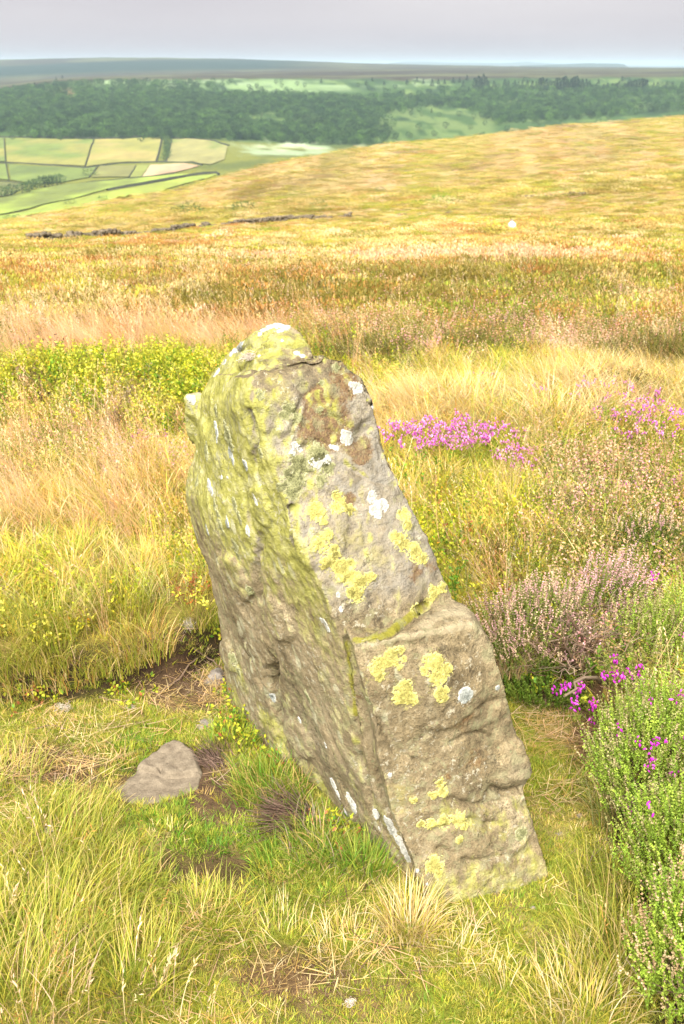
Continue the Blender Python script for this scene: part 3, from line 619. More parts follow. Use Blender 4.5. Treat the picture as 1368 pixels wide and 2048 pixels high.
    for c_, m_, an, rg, lb in [
        ([(600,930,28),(590,960,30),(585,985,18)], MG, 1, .3, gl), ([(635,905,22),(655,935,18),(640,960,16)], MG, 1, .35, gl), ([(565,975,14),(575,945,12)], MG, 1, .35, gl),
        ([(632,1022,22),(645,1040,12),(640,1085,20),(655,1070,14),(668,1100,14)], MY, 1, .3, yl_), ([(675,995,15),(672,1015,16),(700,1020,13),(688,1012,14)], MY, 1, .28, yl_),
        ([(655,1125,18),(680,1135,22),(695,1150,22),(720,1165,22),(740,1155,13),(712,1190,18),(700,1125,12),(670,1110,14)], MY, 1, .3, yl_), ([(700,1185,12),(718,1200,8)], MY, 1, .3, None),
        ([(808,1030,16),(815,1050,12),(790,1072,12),(806,1085,20),(830,1105,22),(845,1115,14)], MY, 1, .3, yl_), ([(868,1185,16),(885,1175,12),(858,1200,10)], MY, 1, .35, yl_), ([(828,1215,12)], MY, 1, .35, yl_),
        ([(756,1335,20),(770,1325,16),(760,1352,14),(785,1310,18),(800,1300,12)], MY, 1, .35, yl_), ([(868,1330,26),(875,1355,20),(880,1320,14),(893,1340,15),(850,1340,12)], MY, 1, .24, yl_),
        ([(808,1385,24),(800,1395,18),(820,1400,18),(812,1370,14)], MY, 1, .24, yl_), ([(885,1388,19)], MY, 1, .2, yl_), ([(880,1565,12),(886,1582,13),(868,1590,10),(860,1588,6)], MY, 1, .3, yl_),
        ([(862,1650,14),(890,1645,16),(915,1640,18),(930,1652,10),(842,1648,9)], MY, 1, .4, yl_), ([(920,1680,10)], MY, 1, .3, None), ([(828,1600,9),(842,1632,9)], MY, 1, .35, None), ([(866,1730,22),(878,1745,12)], MY, 1, .3, 'yellow lichen with an orange tinge'),
        ([(792,1325,8),(800,1335,8),(808,1318,7)], MY, 1, .4, None),
        ([(641,921,18),(632,925,14),(650,922,14)], MW, 1, .28, wl), ([(695,875,14),(690,868,10),(700,880,9)], MW, 1, .35, wl), ([(590,890,9),(586,905,8),(600,900,6)], MW, 1, .45, wl), ([(672,897,7),(662,894,6)], MW, 1, .4, wl),
        ([(745,990,10),(742,1000,8)], MW, 1, .4, wl), ([(755,1015,14),(748,1022,12),(766,1010,12),(758,1030,8)], MW, 1, .4, wl), ([(715,776,14),(705,770,9)], MW, 1, .35, wl), ([(755,845,8),(745,815,6)], MW, 1, .4, None),
        ([(643,765,7)], MG, 1, .2, gl), ([(931,1391,18)], MB_, 1, .08, 'round blue grey lichen disc with a white rim'), ([(1042,1667,16)], MG, 1, .22, 'pale grey green round lichen'), ([(1012,1378,8)], MB_, 1, .3, None), ([(995,1375,6)], MB_, 1, .3, None),
        ([(667,1568,8)], MW, 1.9, .12, wl), ([(676,1590,5),(680,1604,4)], MW, 2, .3, None), ([(706,1612,9),(698,1595,6),(718,1630,5)], MW, 2, .22, wl), ([(691,1625,5)], MW, 2, .3, None), ([(752,1628,7)], MW, 2, .1, wl), ([(776,1645,10),(784,1662,10),(798,1682,8),(810,1702,9),(816,1715,7)], MW, 1.6, .22, wl), ([(758,1656,3)], MW, 1.5, .2, None), ([(834,1742,5)], MW, 1, .3, None), ([(855,1768,4)], MW, 1, .3, None),
        ([(650,1245,8),(656,1258,6),(644,1240,5)], MW, 1.4, .4, wl), ([(682,1218,5)], MW, 1.4, .3, None), ([(676,1190,5)], MW, 1.4, .3, None), ([(775,1540,5),(780,1550,5)], MW, 1.2, .4, None), ([(728,1360,5),(736,1400,6)], MG, 2, .3, None), ([(617,1395,7)], MG, 2.6, .25, gl), ([(600,1440,4)], MW, 2, .3, None), ([(652,1490,4)], MW, 2, .3, None), ([(545,1392,7)], MB_, 2.2, .2, bl), ([(466,1318,10),(478,1345,8)], MG, 1.8, .3, gl), ([(455,1402,6)], MG, 1, .3, None),
        ([(555,648,14),(540,652,10),(570,655,10),(560,662,8)], MW, 1, .5, wl), ([(505,665,10),(518,657,8),(492,677,9),(482,690,9),(478,697,8)], MB_, 1, .5, bl), ([(470,692,8),(460,712,6),(450,725,6),(440,733,5)], MB_, 1, .5, bl), ([(590,655,7),(603,662,6)], MW, 1, .4, wl), ([(594,706,7),(606,712,6)], MW, 1, .4, wl), ([(522,700,4),(518,712,4),(520,722,4),(530,694,4)], MW, 1, .4, wl), ([(565,682,4)], MW, 1, .2, None), ([(528,660,9),(540,668,8),(520,668,6)], MW, 1, .5, wl), ([(470,702,7),(462,708,6),(478,694,7)], MW, 1, .5, wl), ([(437,742,6),(430,750,5)], MW, 1, .5, wl), ([(520,905,8),(512,890,6)], MG, 1.6, .4, gl), ([(430,1010,7),(436,1028,6)], MG, 2., .4, gl), ([(415,1060,6)], MB_, 2.2, .3, bl), ([(395,960,9),(402,985,7)], MG, 1.6, .4, gl), ([(470,1090,7),(476,1110,6)], MG, 2.4, .4, gl), ([(512,1000,6)], MW, 2.2, .35, wl),
        ([(434,865,7),(431,850,5),(434,880,5)], MB_, 1.8, .3, bl), ([(455,870,18),(462,890,12),(450,905,10)], MG, 1.5, .35, gl), ([(432,820,9)], MG, 1.5, .2, gl), ([(412,900,12),(404,920,9)], MG, 2, .35, gl), ([(462,905,9),(466,922,6)], MB_, 1.5, .3, bl), ([(490,930,9)], MB_, 1.5, .25, 'pinkish grey lichen'), ([(418,970,9),(424,985,7)], MW, 1.6, .35, wl), ([(454,1045,6)], MB_, 2.3, .3, bl), ([(443,955,5)], MW, 1, .3, None), ([(470,1010,8),(478,1035,7)], MG, 2.2, .35, gl), ([(385,800,9),(378,795,7)], MW, 1, .4, wl), ([(455,955,4),(461,960,3)], MW, 1, .3, None), ([(500,1180,8)], MG, 2.4, .35, gl), ([(440,1050,7)], MG, 2.5, .35, gl), ([(495,1060,6)], MW, 2.5, .3, None), ([(578,820,18),(590,835,14),(570,830,12)], MG, 1, .45, gl), ([(520,790,12),(530,815,10)], MG, 1, .45, gl), ([(700,740,14),(672,735,10)], MG, 1, .45, gl), ([(640,820,8),(632,840,7)], MG, 1, .5, gl)]:
        patch(c_, m_, an, rag=rg, label=lb, holes=.42 if m_ in (MY, MG) else .1)
    set_f(me, 'halo_y', halo[0]); set_f(me, 'halo_w', halo[1])
    return st_o, bvh
STONE, STONE_BVH = build_stone()
# ------------------------------------------------------------------ plant building kit
class PB:
    def __init__(s): s.V = []; s.F = []; s.C = []; s.n = 0
    def add(s, V, F, C):
        s.V.append(V); s.F.append(F+s.n); s.C.append(C); s.n += len(V)
    def mesh(s, name, mat):
        V = np.vstack(s.V); C = np.vstack(s.C); q = [f for f in s.F if f.shape[1] == 4]; t = [f for f in s.F if f.shape[1] == 3]
        Fs = ([np.vstack(q)] if q else [])+([np.vstack(t)] if t else [])
        return mesh_np(name, V, Fs, mat, C)
def jit(c, n, k=.15, r=None):
    r = r or rng; return np.clip(np.asarray(c)[None, :]*(1+r.normal(0, k, (n, 1)))*(1+r.normal(0, k*.5, (n, 3))), 0.004, .95)
def pick(cols, n, wts=None, k=.12):
    cols = np.array(cols); wts = np.ones(len(cols)) if wts is None else np.array(wts, float); i = rng.choice(len(cols), n, p=wts/wts.sum())
    return np.clip(cols[i]*(1+rng.normal(0, k, (n, 1))), .004, .95)
def blades(pb, base, L, W, t0, bend, head, colr, segs=4, tipc=None):
    """ribbon leaves; base (n,3), L,W,t0 (lean at root), bend (added lean), head (compass) arrays"""
    n = len(base); s = np.linspace(0, 1, segs+1)
    th = t0[:, None]+bend[:, None]*s[None, :]**1.3
    ds = L[:, None]/segs
    hx = np.cumsum(np.concatenate([np.zeros((n, 1)), np.sin(th[:, :-1])*ds], 1), 1); hz = np.cumsum(np.concatenate([np.zeros((n, 1)), np.cos(th[:, :-1])*ds], 1), 1)
    hd = np.stack([np.cos(head), np.sin(head)], 1)
    pos = np.stack([base[:, 0:1]+hx*hd[:, 0:1], base[:, 1:2]+hx*hd[:, 1:2], base[:, 2:3]+hz], 2)
    wa = head+math.pi/2+rng.normal(0, .5, n); wd = np.stack([np.cos(wa), np.sin(wa), np.zeros(n)], 1)
    wf = W[:, None]*np.array([.75, 1, .85, .55, .12])[None, :] if segs == 4 else W[:, None]*(1-.9*s[None, :]**1.6)
    A = pos-wd[:, None, :]*wf[:, :, None]/2; B = pos+wd[:, None, :]*wf[:, :, None]/2
    V = np.stack([A, B], 2).reshape(-1, 3)
    i = np.arange(n)[:, None]*(segs+1)*2+np.arange(segs)[None, :]*2; i = i.ravel()
    F = np.stack([i, i+1, i+3, i+2], 1)
    c1 = colr if tipc is None else tipc
    C = colr[:, None, :]*(1-s[None, :, None])+c1[:, None, :]*s[None, :, None]; C = np.repeat(C, 2, axis=1).reshape(-1, 3)
    pb.add(V, F, C); return pos
def leaves(pb, p, d, l, wd, colr):
    """small pointed leaf faces: centre root p, direction d (unit), length l, width wd"""
    n = len(p); up = rng.normal(0, 1, (n, 3)); sd = np.cross(d, up); sd /= np.linalg.norm(sd, axis=1)[:, None]+1e-9
    V = np.stack([p, p+d*(l*.5)[:, None]+sd*(wd/2)[:, None], p+d*l[:, None], p+d*(l*.5)[:, None]-sd*(wd/2)[:, None]], 1).reshape(-1, 3)
    i = np.arange(n)*4; F = np.stack([i, i+1, i+2, i+3], 1); pb.add(V, F, np.repeat(colr, 4, axis=0))
def unit(v): return v/(np.linalg.norm(v, axis=-1, keepdims=True)+1e-9)
def tube(pb, pts, r0, r1, c, sides=4):
    pts = np.asarray(pts, float); n = len(pts); tn = unit(np.gradient(pts, axis=0)); up = np.array([.31, .17, .93]); a = unit(np.cross(tn, up)); b = np.cross(tn, a)
    rr = np.linspace(r0, r1, n); an = np.arange(sides)/sides*2*math.pi
    V = (pts[:, None, :]+rr[:, None, None]*(np.cos(an)[None, :, None]*a[:, None, :]+np.sin(an)[None, :, None]*b[:, None, :])).reshape(-1, 3)
    F = []
    for i in range(n-1):
        for k in range(sides): F.append((i*sides+k, i*sides+(k+1) % sides, (i+1)*sides+(k+1) % sides, (i+1)*sides+k))
    pb.add(V, np.array(F), np.repeat(np.asarray(c)[None, :], len(V), 0))
def seedheads(pb, tips, dirs, l, colr, k=7):
    for j in range(k):
        f = j/(k-1); p = tips-dirs*(l*f)[:, None]; d = unit(dirs*.8+rng.normal(0, .35, tips.shape)); leaves(pb, p, d, l*.30*(1-.3*f), l*.055, colr)
def sprigs(pb, base, d, l, green, tip, tipfrac=.45, nodes=9, leafl=.0065, leafw=.0022, k=3):
    """heather shoots: short scale leaves all round a thin stem, buds on the upper part"""
    n = len(base)
    w_ = unit(np.cross(d, rng.normal(0, 1, (n, 3)))); st = np.full(n, .0009)
    V = np.stack([base-w_*.0006, base+w_*.0006, base+d*l[:, None]], 1).reshape(-1, 3); i = np.arange(n)*3
    pb.add(V, np.stack([i, i+1, i+2], 1), np.repeat(green*.8, 3, axis=0))
    for j in range(nodes):
        f = .12+.88*j/(nodes-1); p = base+d*(l*f)[:, None]
        istip = f > 1-tipfrac
        for q in range(k):
            dd = unit(d*.75+rng.normal(0, .6, (n, 3))); c = tip if istip else green
            c = np.clip(c*(1+rng.normal(0, .14, (n, 1))), .004, .95)
            leaves(pb, p, dd, np.full(n, leafl*(1.15-.4*f)), np.full(n, leafw*(1.35 if istip else 1)), c)
def bells(pb, p, s, colr):
    """little closed bell flowers (six sided drops)"""
    n = len(p); dn = unit(np.array([0, 0, -1.])+rng.normal(0, .5, (n, 3))); a = unit(np.cross(dn, rng.normal(0, 1, (n, 3)))); b = np.cross(dn, a)
    rows_ = [(0, .15), (.35, 1.), (.8, .75), (1., .3)]; V = []
    for h, r in rows_:
        for q in range(4):
            an = q*math.pi/2; V.append(p+dn*(s*2.*h)[:, None]+(a*math.cos(an)+b*math.sin(an))*(s*.55*r)[:, None])
    V = np.stack(V, 1).reshape(-1, 3); F = []
    for r_ in range(3):
        for q in range(4): F.append([r_*4+q, r_*4+(q+1) % 4, r_*4+4+(q+1) % 4, r_*4+4+q])
    F = (np.array(F)[None]+(np.arange(n)*16)[:, None, None]).reshape(-1, 4); pb.add(V, F, np.repeat(colr, 16, axis=0))
# colours (leaf and straw base colours)
K = 1.0
cLUSH, cGREEN, cYG, cOLIVE = [srgb(108,154,46,.62), srgb(130,168,54,.62)], [srgb(154,170,62,.64), srgb(168,178,72,.66)], [srgb(204,196,80,.67), srgb(192,188,72,.66), srgb(216,202,104,.68)], [srgb(170,154,76,.60), srgb(158,148,68,.58)]
cSTRAW, cPALE, cPINK, cRUST = [srgb(230,202,138,.68), srgb(218,184,116,.64), srgb(236,214,160,.70)], [srgb(240,226,184,.70), srgb(234,214,166,.68)], [srgb(240,204,174,.74), srgb(230,186,148,.70)], [srgb(212,160,88,.60), srgb(200,144,80,.56)]
cLIME = [srgb(208,208,62,.66), srgb(186,198,60,.64), srgb(222,214,92,.68)]; cRED = [srgb(206,128,84,.55)]
cHEATH = [srgb(134,154,60,.64), srgb(152,164,76,.64), srgb(114,136,54,.62)]; cHTIP = [srgb(232,196,172,.72), srgb(228,180,184,.72), srgb(230,206,168,.70)]; cHCREAM = [srgb(206,202,136,.58), srgb(214,194,148,.60), srgb(178,186,96,.56)]
cMAG = [srgb(206,54,196,.8), srgb(222,84,208,.85), srgb(186,40,176,.75)]; cTWIG = [srgb(158,128,104,.52), srgb(134,108,88,.5), srgb(188,166,142,.56)]
def protos(name, fn, nvar=3):
    c = bpy.data.collections.new(name)
    for i in range(nvar):
        pb = PB(); fn(pb, i); c.objects.link(bpy.data.objects.new(name, pb.mesh(name, M_VEG)))
    return c
def U(a, b, n): return rng.uniform(a, b, n)
def disc(n, r): a = U(0, 6.283, n); q = r*np.sqrt(U(0, 1, n)); return np.stack([q*np.cos(a), q*np.sin(a), np.zeros(n)-.004], 1), a
def p_turf(pb, i):
    n = 36; b, a = disc(n, .026); c = pick([(.5, .5, .5), (.62, .55, .36), (.42, .5, .3)], n, [6, 2, 2], .2)
    blades(pb, b, U(.010, .030, n), U(.0012, .0026, n), U(.2, 1.0, n), U(.2, 1., n), a+rng.normal(0, .8, n), c, 3)
def p_fine(pb, i):
    n = 30; b, a = disc(n, .03); c = pick([(.5, .5, .5), (.66, .56, .34), (.44, .52, .34), (.62, .46, .34)], n, [6, 3, 2, .7], .2)
    blades(pb, b, U(.06, .18, n), U(.0013, .0032, n), U(.05, .75, n), U(.4, 1.6, n), a+rng.normal(0, .6, n), c, 4)
def p_straw(pb, i):
    n = 9; b, a = disc(n, .05); c = pick([(.5, .5, .5), (.56, .48, .4)], n, None, .12); h = math.pi+rng.normal(0, .9, n)
    pos = blades(pb, b, U(.20, .40, n), U(.0010, .0014, n), U(.0, .3, n), U(.2, .9, n), h, c, 4)
    seedheads(pb, pos[:, -1], unit(pos[:, -1]-pos[:, -2]), U(.035, .07, n), np.clip(c*1.12, 0, .95), 7)
    m = 12; b, a = disc(m, .04); blades(pb, b, U(.08, .2, m), U(.0012, .002, m), U(.1, .6, m), U(.3, 1.4, m), a, pick([(.5, .5, .5)], m, None, .2), 3)
def p_wind(pb, i):
    n = 34; b, a = disc(n, .06); c = pick([(.5, .5, .5), (.6, .54, .42), (.46, .5, .36)], n, [5, 3, 1], .15); h = math.pi+rng.normal(.15, .35, n)
    blades(pb, b, U(.16, .36, n), U(.0014, .0024, n), U(.1, .6, n), U(.5, 1.2, n), h, c, 4)
def p_bilb(pb, i):
    n = 15
    for k in range(n):
        b = np.array([*(rng.normal(0, .03, 2)), 0]); d = unit(np.array([rng.normal(0, .45), rng.normal(0, .45), 1.])); l = rng.uniform(.05, .13)
        m = 9; t = np.linspace(.25, 1, m)[:, None]; p = b+d*l*t+rng.normal(0, .003, (m, 3)); dd = unit(rng.normal(0, 1, (m, 3))+np.array([0, 0, .4]))
        tube(pb, [b, b+d*l*.5, b+d*l], .0009, .0006, (.30, .36, .2), 3)
        leaves(pb, p, dd, U(.008, .015, m), U(.005, .008, m), pick([(.5, .5, .5), (.62, .6, .3), (.75, .36, .2), (.36, .44, .3)], m, [8, 3, .3, 3], .15))
def p_heath(pb, i):
    n = 20; b, a = disc(n, .05); d = unit(np.stack([np.cos(a)*.4, np.sin(a)*.4, np.ones(n)], 1)+rng.normal(0, .2, (n, 3)))
    sprigs(pb, b, d, U(.06, .13, n), pick([(.42, .5, .36), (.5, .5, .4)], n, None, .15), pick([(.5, .5, .5), (.6, .46, .46)], n, None, .15), .35, 8, .009, .003, 2)
def p_bell(pb, i):
    n = 16; b, a = disc(n, .045); d = unit(np.stack([np.cos(a)*.4, np.sin(a)*.4, np.ones(n)], 1)+rng.normal(0, .2, (n, 3))); l = U(.08, .15, n)
    g = np.repeat(srgb(120,134,50,.46)[None], n, 0); sprigs(pb, b, d, l, g, g, .3, 7, .009, .0025, 2)
    for k in range(n):
        m = 6; p = b[k]+d[k]*l[k]+rng.normal(0, .005, (m, 3)); bells(pb, p, U(.0035, .005, m), pick(cMAG, m))
def p_litter(pb, i):
    n = 16; b, a = disc(n, .05); b[:, 2] = U(.002, .012, n)
    blades(pb, b, U(.02, .07, n), U(.0009, .0016, n), U(1.35, 1.6, n), U(-.1, .15, n), U(0, 6.28, n), pick([(.5, .5, .5), (.4, .36, .32)], n, [3, 1], .2), 3)
def p_cgrass(pb, i):
    n = 110; b, a = disc(n, .22); c = pick([(.5, .5, .5), (.58, .53, .42), (.44, .49, .38)], n, [5, 2, 2], .12); h = a*.3+math.pi+rng.normal(0, 1.2, n)
    blades(pb, b, U(.08, .20, n), U(.003, .006, n), U(.3, .9, n), U(.3, 1.1, n), h, c, 3)
def p_mound(pb, i):
    n = 520; v = unit(rng.normal(0, 1, (n, 3))); v[:, 2] = np.abs(v[:, 2]); p = v*np.array([.28, .28, .15])*U(.72, 1.05, n)[:, None]
    p[:, 2] += .04*fbm(p[:, 0]*9+i*7, p[:, 1]*9, oct=2, seed=4)-.02
    leaves(pb, p, unit(v*.5+np.array([0, 0, .8])+rng.normal(0, .35, (n, 3))), U(.02, .045, n), U(.007, .014, n), pick([(.5, .5, .5), (.57, .52, .42), (.43, .47, .38)], n, [5, 2.5, 2.5], .14))
C_TURF, C_FINE, C_STRAW, C_WIND, C_BILB, C_HEATH, C_BELL, C_LIT, C_CG, C_MD = [protos(n_, f_, 4) for n_, f_ in (('turf_tuft', p_turf), ('grass_tuft', p_fine), ('seeding_grass', p_straw), ('bent_grass', p_wind), ('bilberry_sprig', p_bilb), ('heather_sprig', p_heath), ('bell_heather_sprig', p_bell), ('straw_litter', p_litter), ('coarse_grass', p_cgrass), ('low_mound', p_mound))]
_ng = {}
def scatter_group(coll):
    if coll.name in _ng: return _ng[coll.name]
    g = bpy.data.node_groups.new('scatter_'+coll.name, 'GeometryNodeTree')
    g.interface.new_socket('Geometry', in_out='INPUT', socket_type='NodeSocketGeometry'); g.interface.new_socket('Geometry', in_out='OUTPUT', socket_type='NodeSocketGeometry')
    gi = g.nodes.new('NodeGroupInput'); go = g.nodes.new('NodeGroupOutput'); ci = g.nodes.new('GeometryNodeCollectionInfo')
    ci.inputs['Collection'].default_value = coll; ci.inputs['Separate Children'].default_value = True; ci.inputs['Reset Children'].default_value = True
    iop = g.nodes.new('GeometryNodeInstanceOnPoints'); iop.inputs['Pick Instance'].default_value = True
    def na(nm, ty): n = g.nodes.new('GeometryNodeInputNamedAttribute'); n.data_type = ty; n.inputs['Name'].default_value = nm; return [s for s in n.outputs if s.enabled and s.name == 'Attribute'][0]
    g.links.new(gi.outputs[0], iop.inputs['Points']); g.links.new(ci.outputs[0], iop.inputs['Instance'])
    g.links.new(na('idx', 'INT'), iop.inputs['Instance Index']); g.links.new(na('rot', 'FLOAT_VECTOR'), iop.inputs['Rotation']); g.links.new(na('scl', 'FLOAT_VECTOR'), iop.inputs['Scale'])
    g.links.new(iop.outputs[0], go.inputs[0]); _ng[coll.name] = g; return g
def scatter(name, coll, p, rotz, scl, tint, tilt=None, nvar=4, label=None):
    n = len(p)
    if n == 0: return
    me = bpy.data.meshes.new(name); me.vertices.add(n); me.vertices.foreach_set('co', np.ascontiguousarray(p, dtype=np.float32).ravel())
    rot = np.zeros((n, 3), np.float32); rot[:, 2] = rotz
    if tilt is not None: rot[:, :2] = tilt
    else: rot[:, :2] = rng.normal(0, .12, (n, 2))
    if np.ndim(scl) == 1: scl = np.repeat(np.asarray(scl)[:, None], 3, 1)
    for nm, ar in (('rot', rot), ('scl', scl)):
        a = me.attributes.new(nm, 'FLOAT_VECTOR', 'POINT'); a.data.foreach_set('vector', np.ascontiguousarray(ar, dtype=np.float32).ravel())
    a = me.attributes.new('idx', 'INT', 'POINT'); a.data.foreach_set('value', rng.integers(0, nvar, n).astype(np.int32))
    set_col(me, 'tint', tint)
    o = link(bpy.data.objects.new(name, me)); md = o.modifiers.new('scatter', 'NODES'); md.node_group = scatter_group(coll)
    return tag(o, kind='stuff')
STONE_FOOT = np.array([[P(*q)[0], P(*q)[1]] for q in ((852,1806,1.60),(1085,1755,1.66))] + [[.36, 1.82], [-.05, 2.32], [-.29, 2.27]])
ROCKP = np.array([G(u, v)[:2] for u, v in [(228,1582),(262,1552),(296,1522),(326,1500),(350,1491),(372,1497),(398,1518),(405,1548),(398,1578),(362,1592),(325,1604),(280,1610),(245,1602)]])
def fan(n, r0, r1, margin=.4, power=1.):
    """random spots on the visible fan of ground, spread evenly by area between two distances"""
    r = np.sqrt(U(r0*r0, r1*r1, n)) if power == 1. else np.exp(U(math.log(r0), math.log(r1), n))
    half = np.arctan(.36)+margin/np.maximum(r, .8); a = U(-1, 1, n)*half
    if power == 1.: keep = U(0, 1, n) < 1.1
    return r*np.sin(a), r*np.cos(a)
def place(x, y, z_off=0.): return np.stack([x, y, H(x, y)+z_off], 1)
def shade_mix(cols, wts, n, k=.1):
    return pick(cols, n, wts, k)*2.0      # prototype blades are mid grey 0.5, so the tint is the base colour
def cmix(x, y, sets, k=.1, pw=1.3):
    """sets: list of (weights(n), colour list). pick per point"""
    W = (np.maximum(np.stack([s[0] for s in sets], 1), 0)+1e-9)**pw; W /= W.sum(1)[:, None]; cu = W.cumsum(1); r = U(0, 1, len(x))[:, None]; idx = (r > cu).sum(1); idx = np.minimum(idx, len(sets)-1)
    out = np.zeros((len(x), 3))
    for i, s in enumerate(sets):
        m = idx == i
        if m.any(): out[m] = pick(s[1], m.sum(), None, k)
    return out*2.0
Z = {k: zone(*v) for k, v in dict(
  lush=(500,1680,190,120), lush2=(300,1500,90,40), wornA=(100,1530,110,45), wornB=(370,1390,110,40), wornC=(1185,1490,80,50), wornD=(560,1945,130,50), wornE=(440,1590,60,70), wornF=(420,1735,110,35), wornG=(1110,1470,90,35),
  palegrass=(980,835,300,42), palegrass2=(1250,800,200,45), tanleft=(290,840,150,36), pinkseed=(230,680,360,30), bilbL=(230,795,235,52), pinktwig=(110,880,190,45), yellowR=(960,1090,150,110), bellC=(880,890,95,22), bellC2=(1010,925,70,14), bellR=(1310,860,75,32), bellP=(1200,805,60,10),
  seedL=(180,1000,300,80), heathR=(1250,1120,200,180), bilbNear=(430,1120,90,90), hayR=(1120,1420,110,30), scrubM=(820,690,130,28), heathM=(1150,650,330,60), bilbL2=(30,1190,120,80), greenL=(150,930,260,40),
  rustband=(400,560,700,28), pinkband=(900,532,420,12), heathband=(1000,592,500,28), oliveband=(300,632,400,16), pinkfarL=(90,530,120,10), heathNearR=(1250,950,160,60)).items()}
def zz(k, x, y, soft=.35, jit_=.35): return zw(x, y, Z[k], soft, jit_, seed=hash(len(k)*7+ord(k[0])*3+ord(k[-1])) % 97)
# ------------------------------------------------------------------ turf in the hollow
def veg_hollow():
    x, y = fan(38000, .95, 3.4, .35); sd = sdf_poly(x, y, hp); ins = sdf_poly(x, y, STONE_FOOT)
    n1 = fbm(x*5, y*5, oct=4, seed=301); n2 = fbm(x*13, y*13, oct=3, seed=302)
    worn = np.maximum.reduce([zz(k, x, y, .5, .6) for k in ('wornA', 'wornB', 'wornC', 'wornD', 'wornE', 'wornF', 'wornG')])
    keep = (sd < .02) & (ins > .012) & (sdf_poly(x, y, ROCKP) > .006) & (U(0, 1, len(x)) < np.clip(1.05-.95*worn-.5*smooth(.1, .45, n2+n1*.5), .04, 1))
    x, y, n1, n2, worn = x[keep], y[keep], n1[keep], n2[keep], worn[keep]
    L = np.maximum(zz('lush', x, y, .5), .6*zz('lush2', x, y)); hay = np.maximum(smooth(.1, .5, n1)*.55, worn)*(1-L*.7)
    c = cmix(x, y, [(.16+.9*L, cLUSH), (1.1+.3*L, cGREEN), (.9*(1-L*.6), cYG), (.9*hay+.15, cSTRAW)], .12)
    s = (.75+.25*n2+.35*L*U(.6, 1.3, len(x))-.15*worn)*U(.8, 1.25, len(x))
    s = s*.9
    scatter('turf', C_TURF, place(x, y), U(0, 6.28, len(x)), np.stack([s, s, s], 1), c)
    x, y = fan(4200, .95, 3.4, .35); sd = sdf_poly(x, y, hp); ins = sdf_poly(x, y, STONE_FOOT)
    w_ = .10+smooth(.0, .45, fbm(x*4, y*4, oct=3, seed=305))*.4; 
    for k in ('wornA', 'wornB', 'wornC', 'wornD', 'hayR', 'wornG'): w_ = np.maximum(w_, zz(k, x, y))
    k = (sd < .03) & (ins > .03) & (sdf_poly(x, y, ROCKP) > .03) & (U(0, 1, len(x)) < w_*(1-.8*zz('lush', x, y))); x, y = x[k], y[k]
    scatter('straw_litter', C_LIT, place(x, y, .004), U(0, 6.28, len(x)), U(.7, 1.5, len(x)), cmix(x, y, [(np.full(len(x), 1.), cSTRAW), (np.full(len(x), .5), cPINK), (np.full(len(x), .3), cTWIG)], .15), tilt=np.zeros((len(x), 2)))
    # longer blades here and there in the turf
    x, y = fan(5200, .95, 3.4, .35); sd = sdf_poly(x, y, hp); ins = sdf_poly(x, y, STONE_FOOT); n1 = fbm(x*3.3, y*3.3, oct=3, seed=306)
    corner = np.clip(zw(x, y, zone(100,1760,200,160), .4, .3)+zw(x, y, zone(60,1980,330,110), .4, .3)+.4*zw(x, y, zone(1280,1900,80,240), .4, .4)+.4*zw(x, y, zone(640,1660,90,120), .4, .4), 0, 1)
    lip = np.exp(-(sd/.07)**2)*.5
    worn = np.maximum.reduce([zz(k, x, y, .5, .6) for k in ('wornA', 'wornB', 'wornC', 'wornD')])
    k = (sd < .03) & (ins > .02) & (sdf_poly(x, y, ROCKP) > .03) & (U(0, 1, len(x)) < np.clip(.02+.85*corner+lip*.35-.6*worn, .01, 1)); x, y, corner, n1 = x[k], y[k], corner[k], n1[k]
    L = zz('lush', x, y, .5)
    c = cmix(x, y, [(.3+L, cLUSH), (1.2+0*x, cGREEN), (.7+0*x, cYG), (.22+.2*smooth(0, .4, n1), cSTRAW)], .14)
    s = (.16+.14*corner+.06*n1)*U(.7, 1.3, len(x)); scatter('long_grass', C_FINE, place(x, y), U(0, 6.28, len(x)), np.stack([s*1.1, s*1.1, s], 1), c)
veg_hollow()
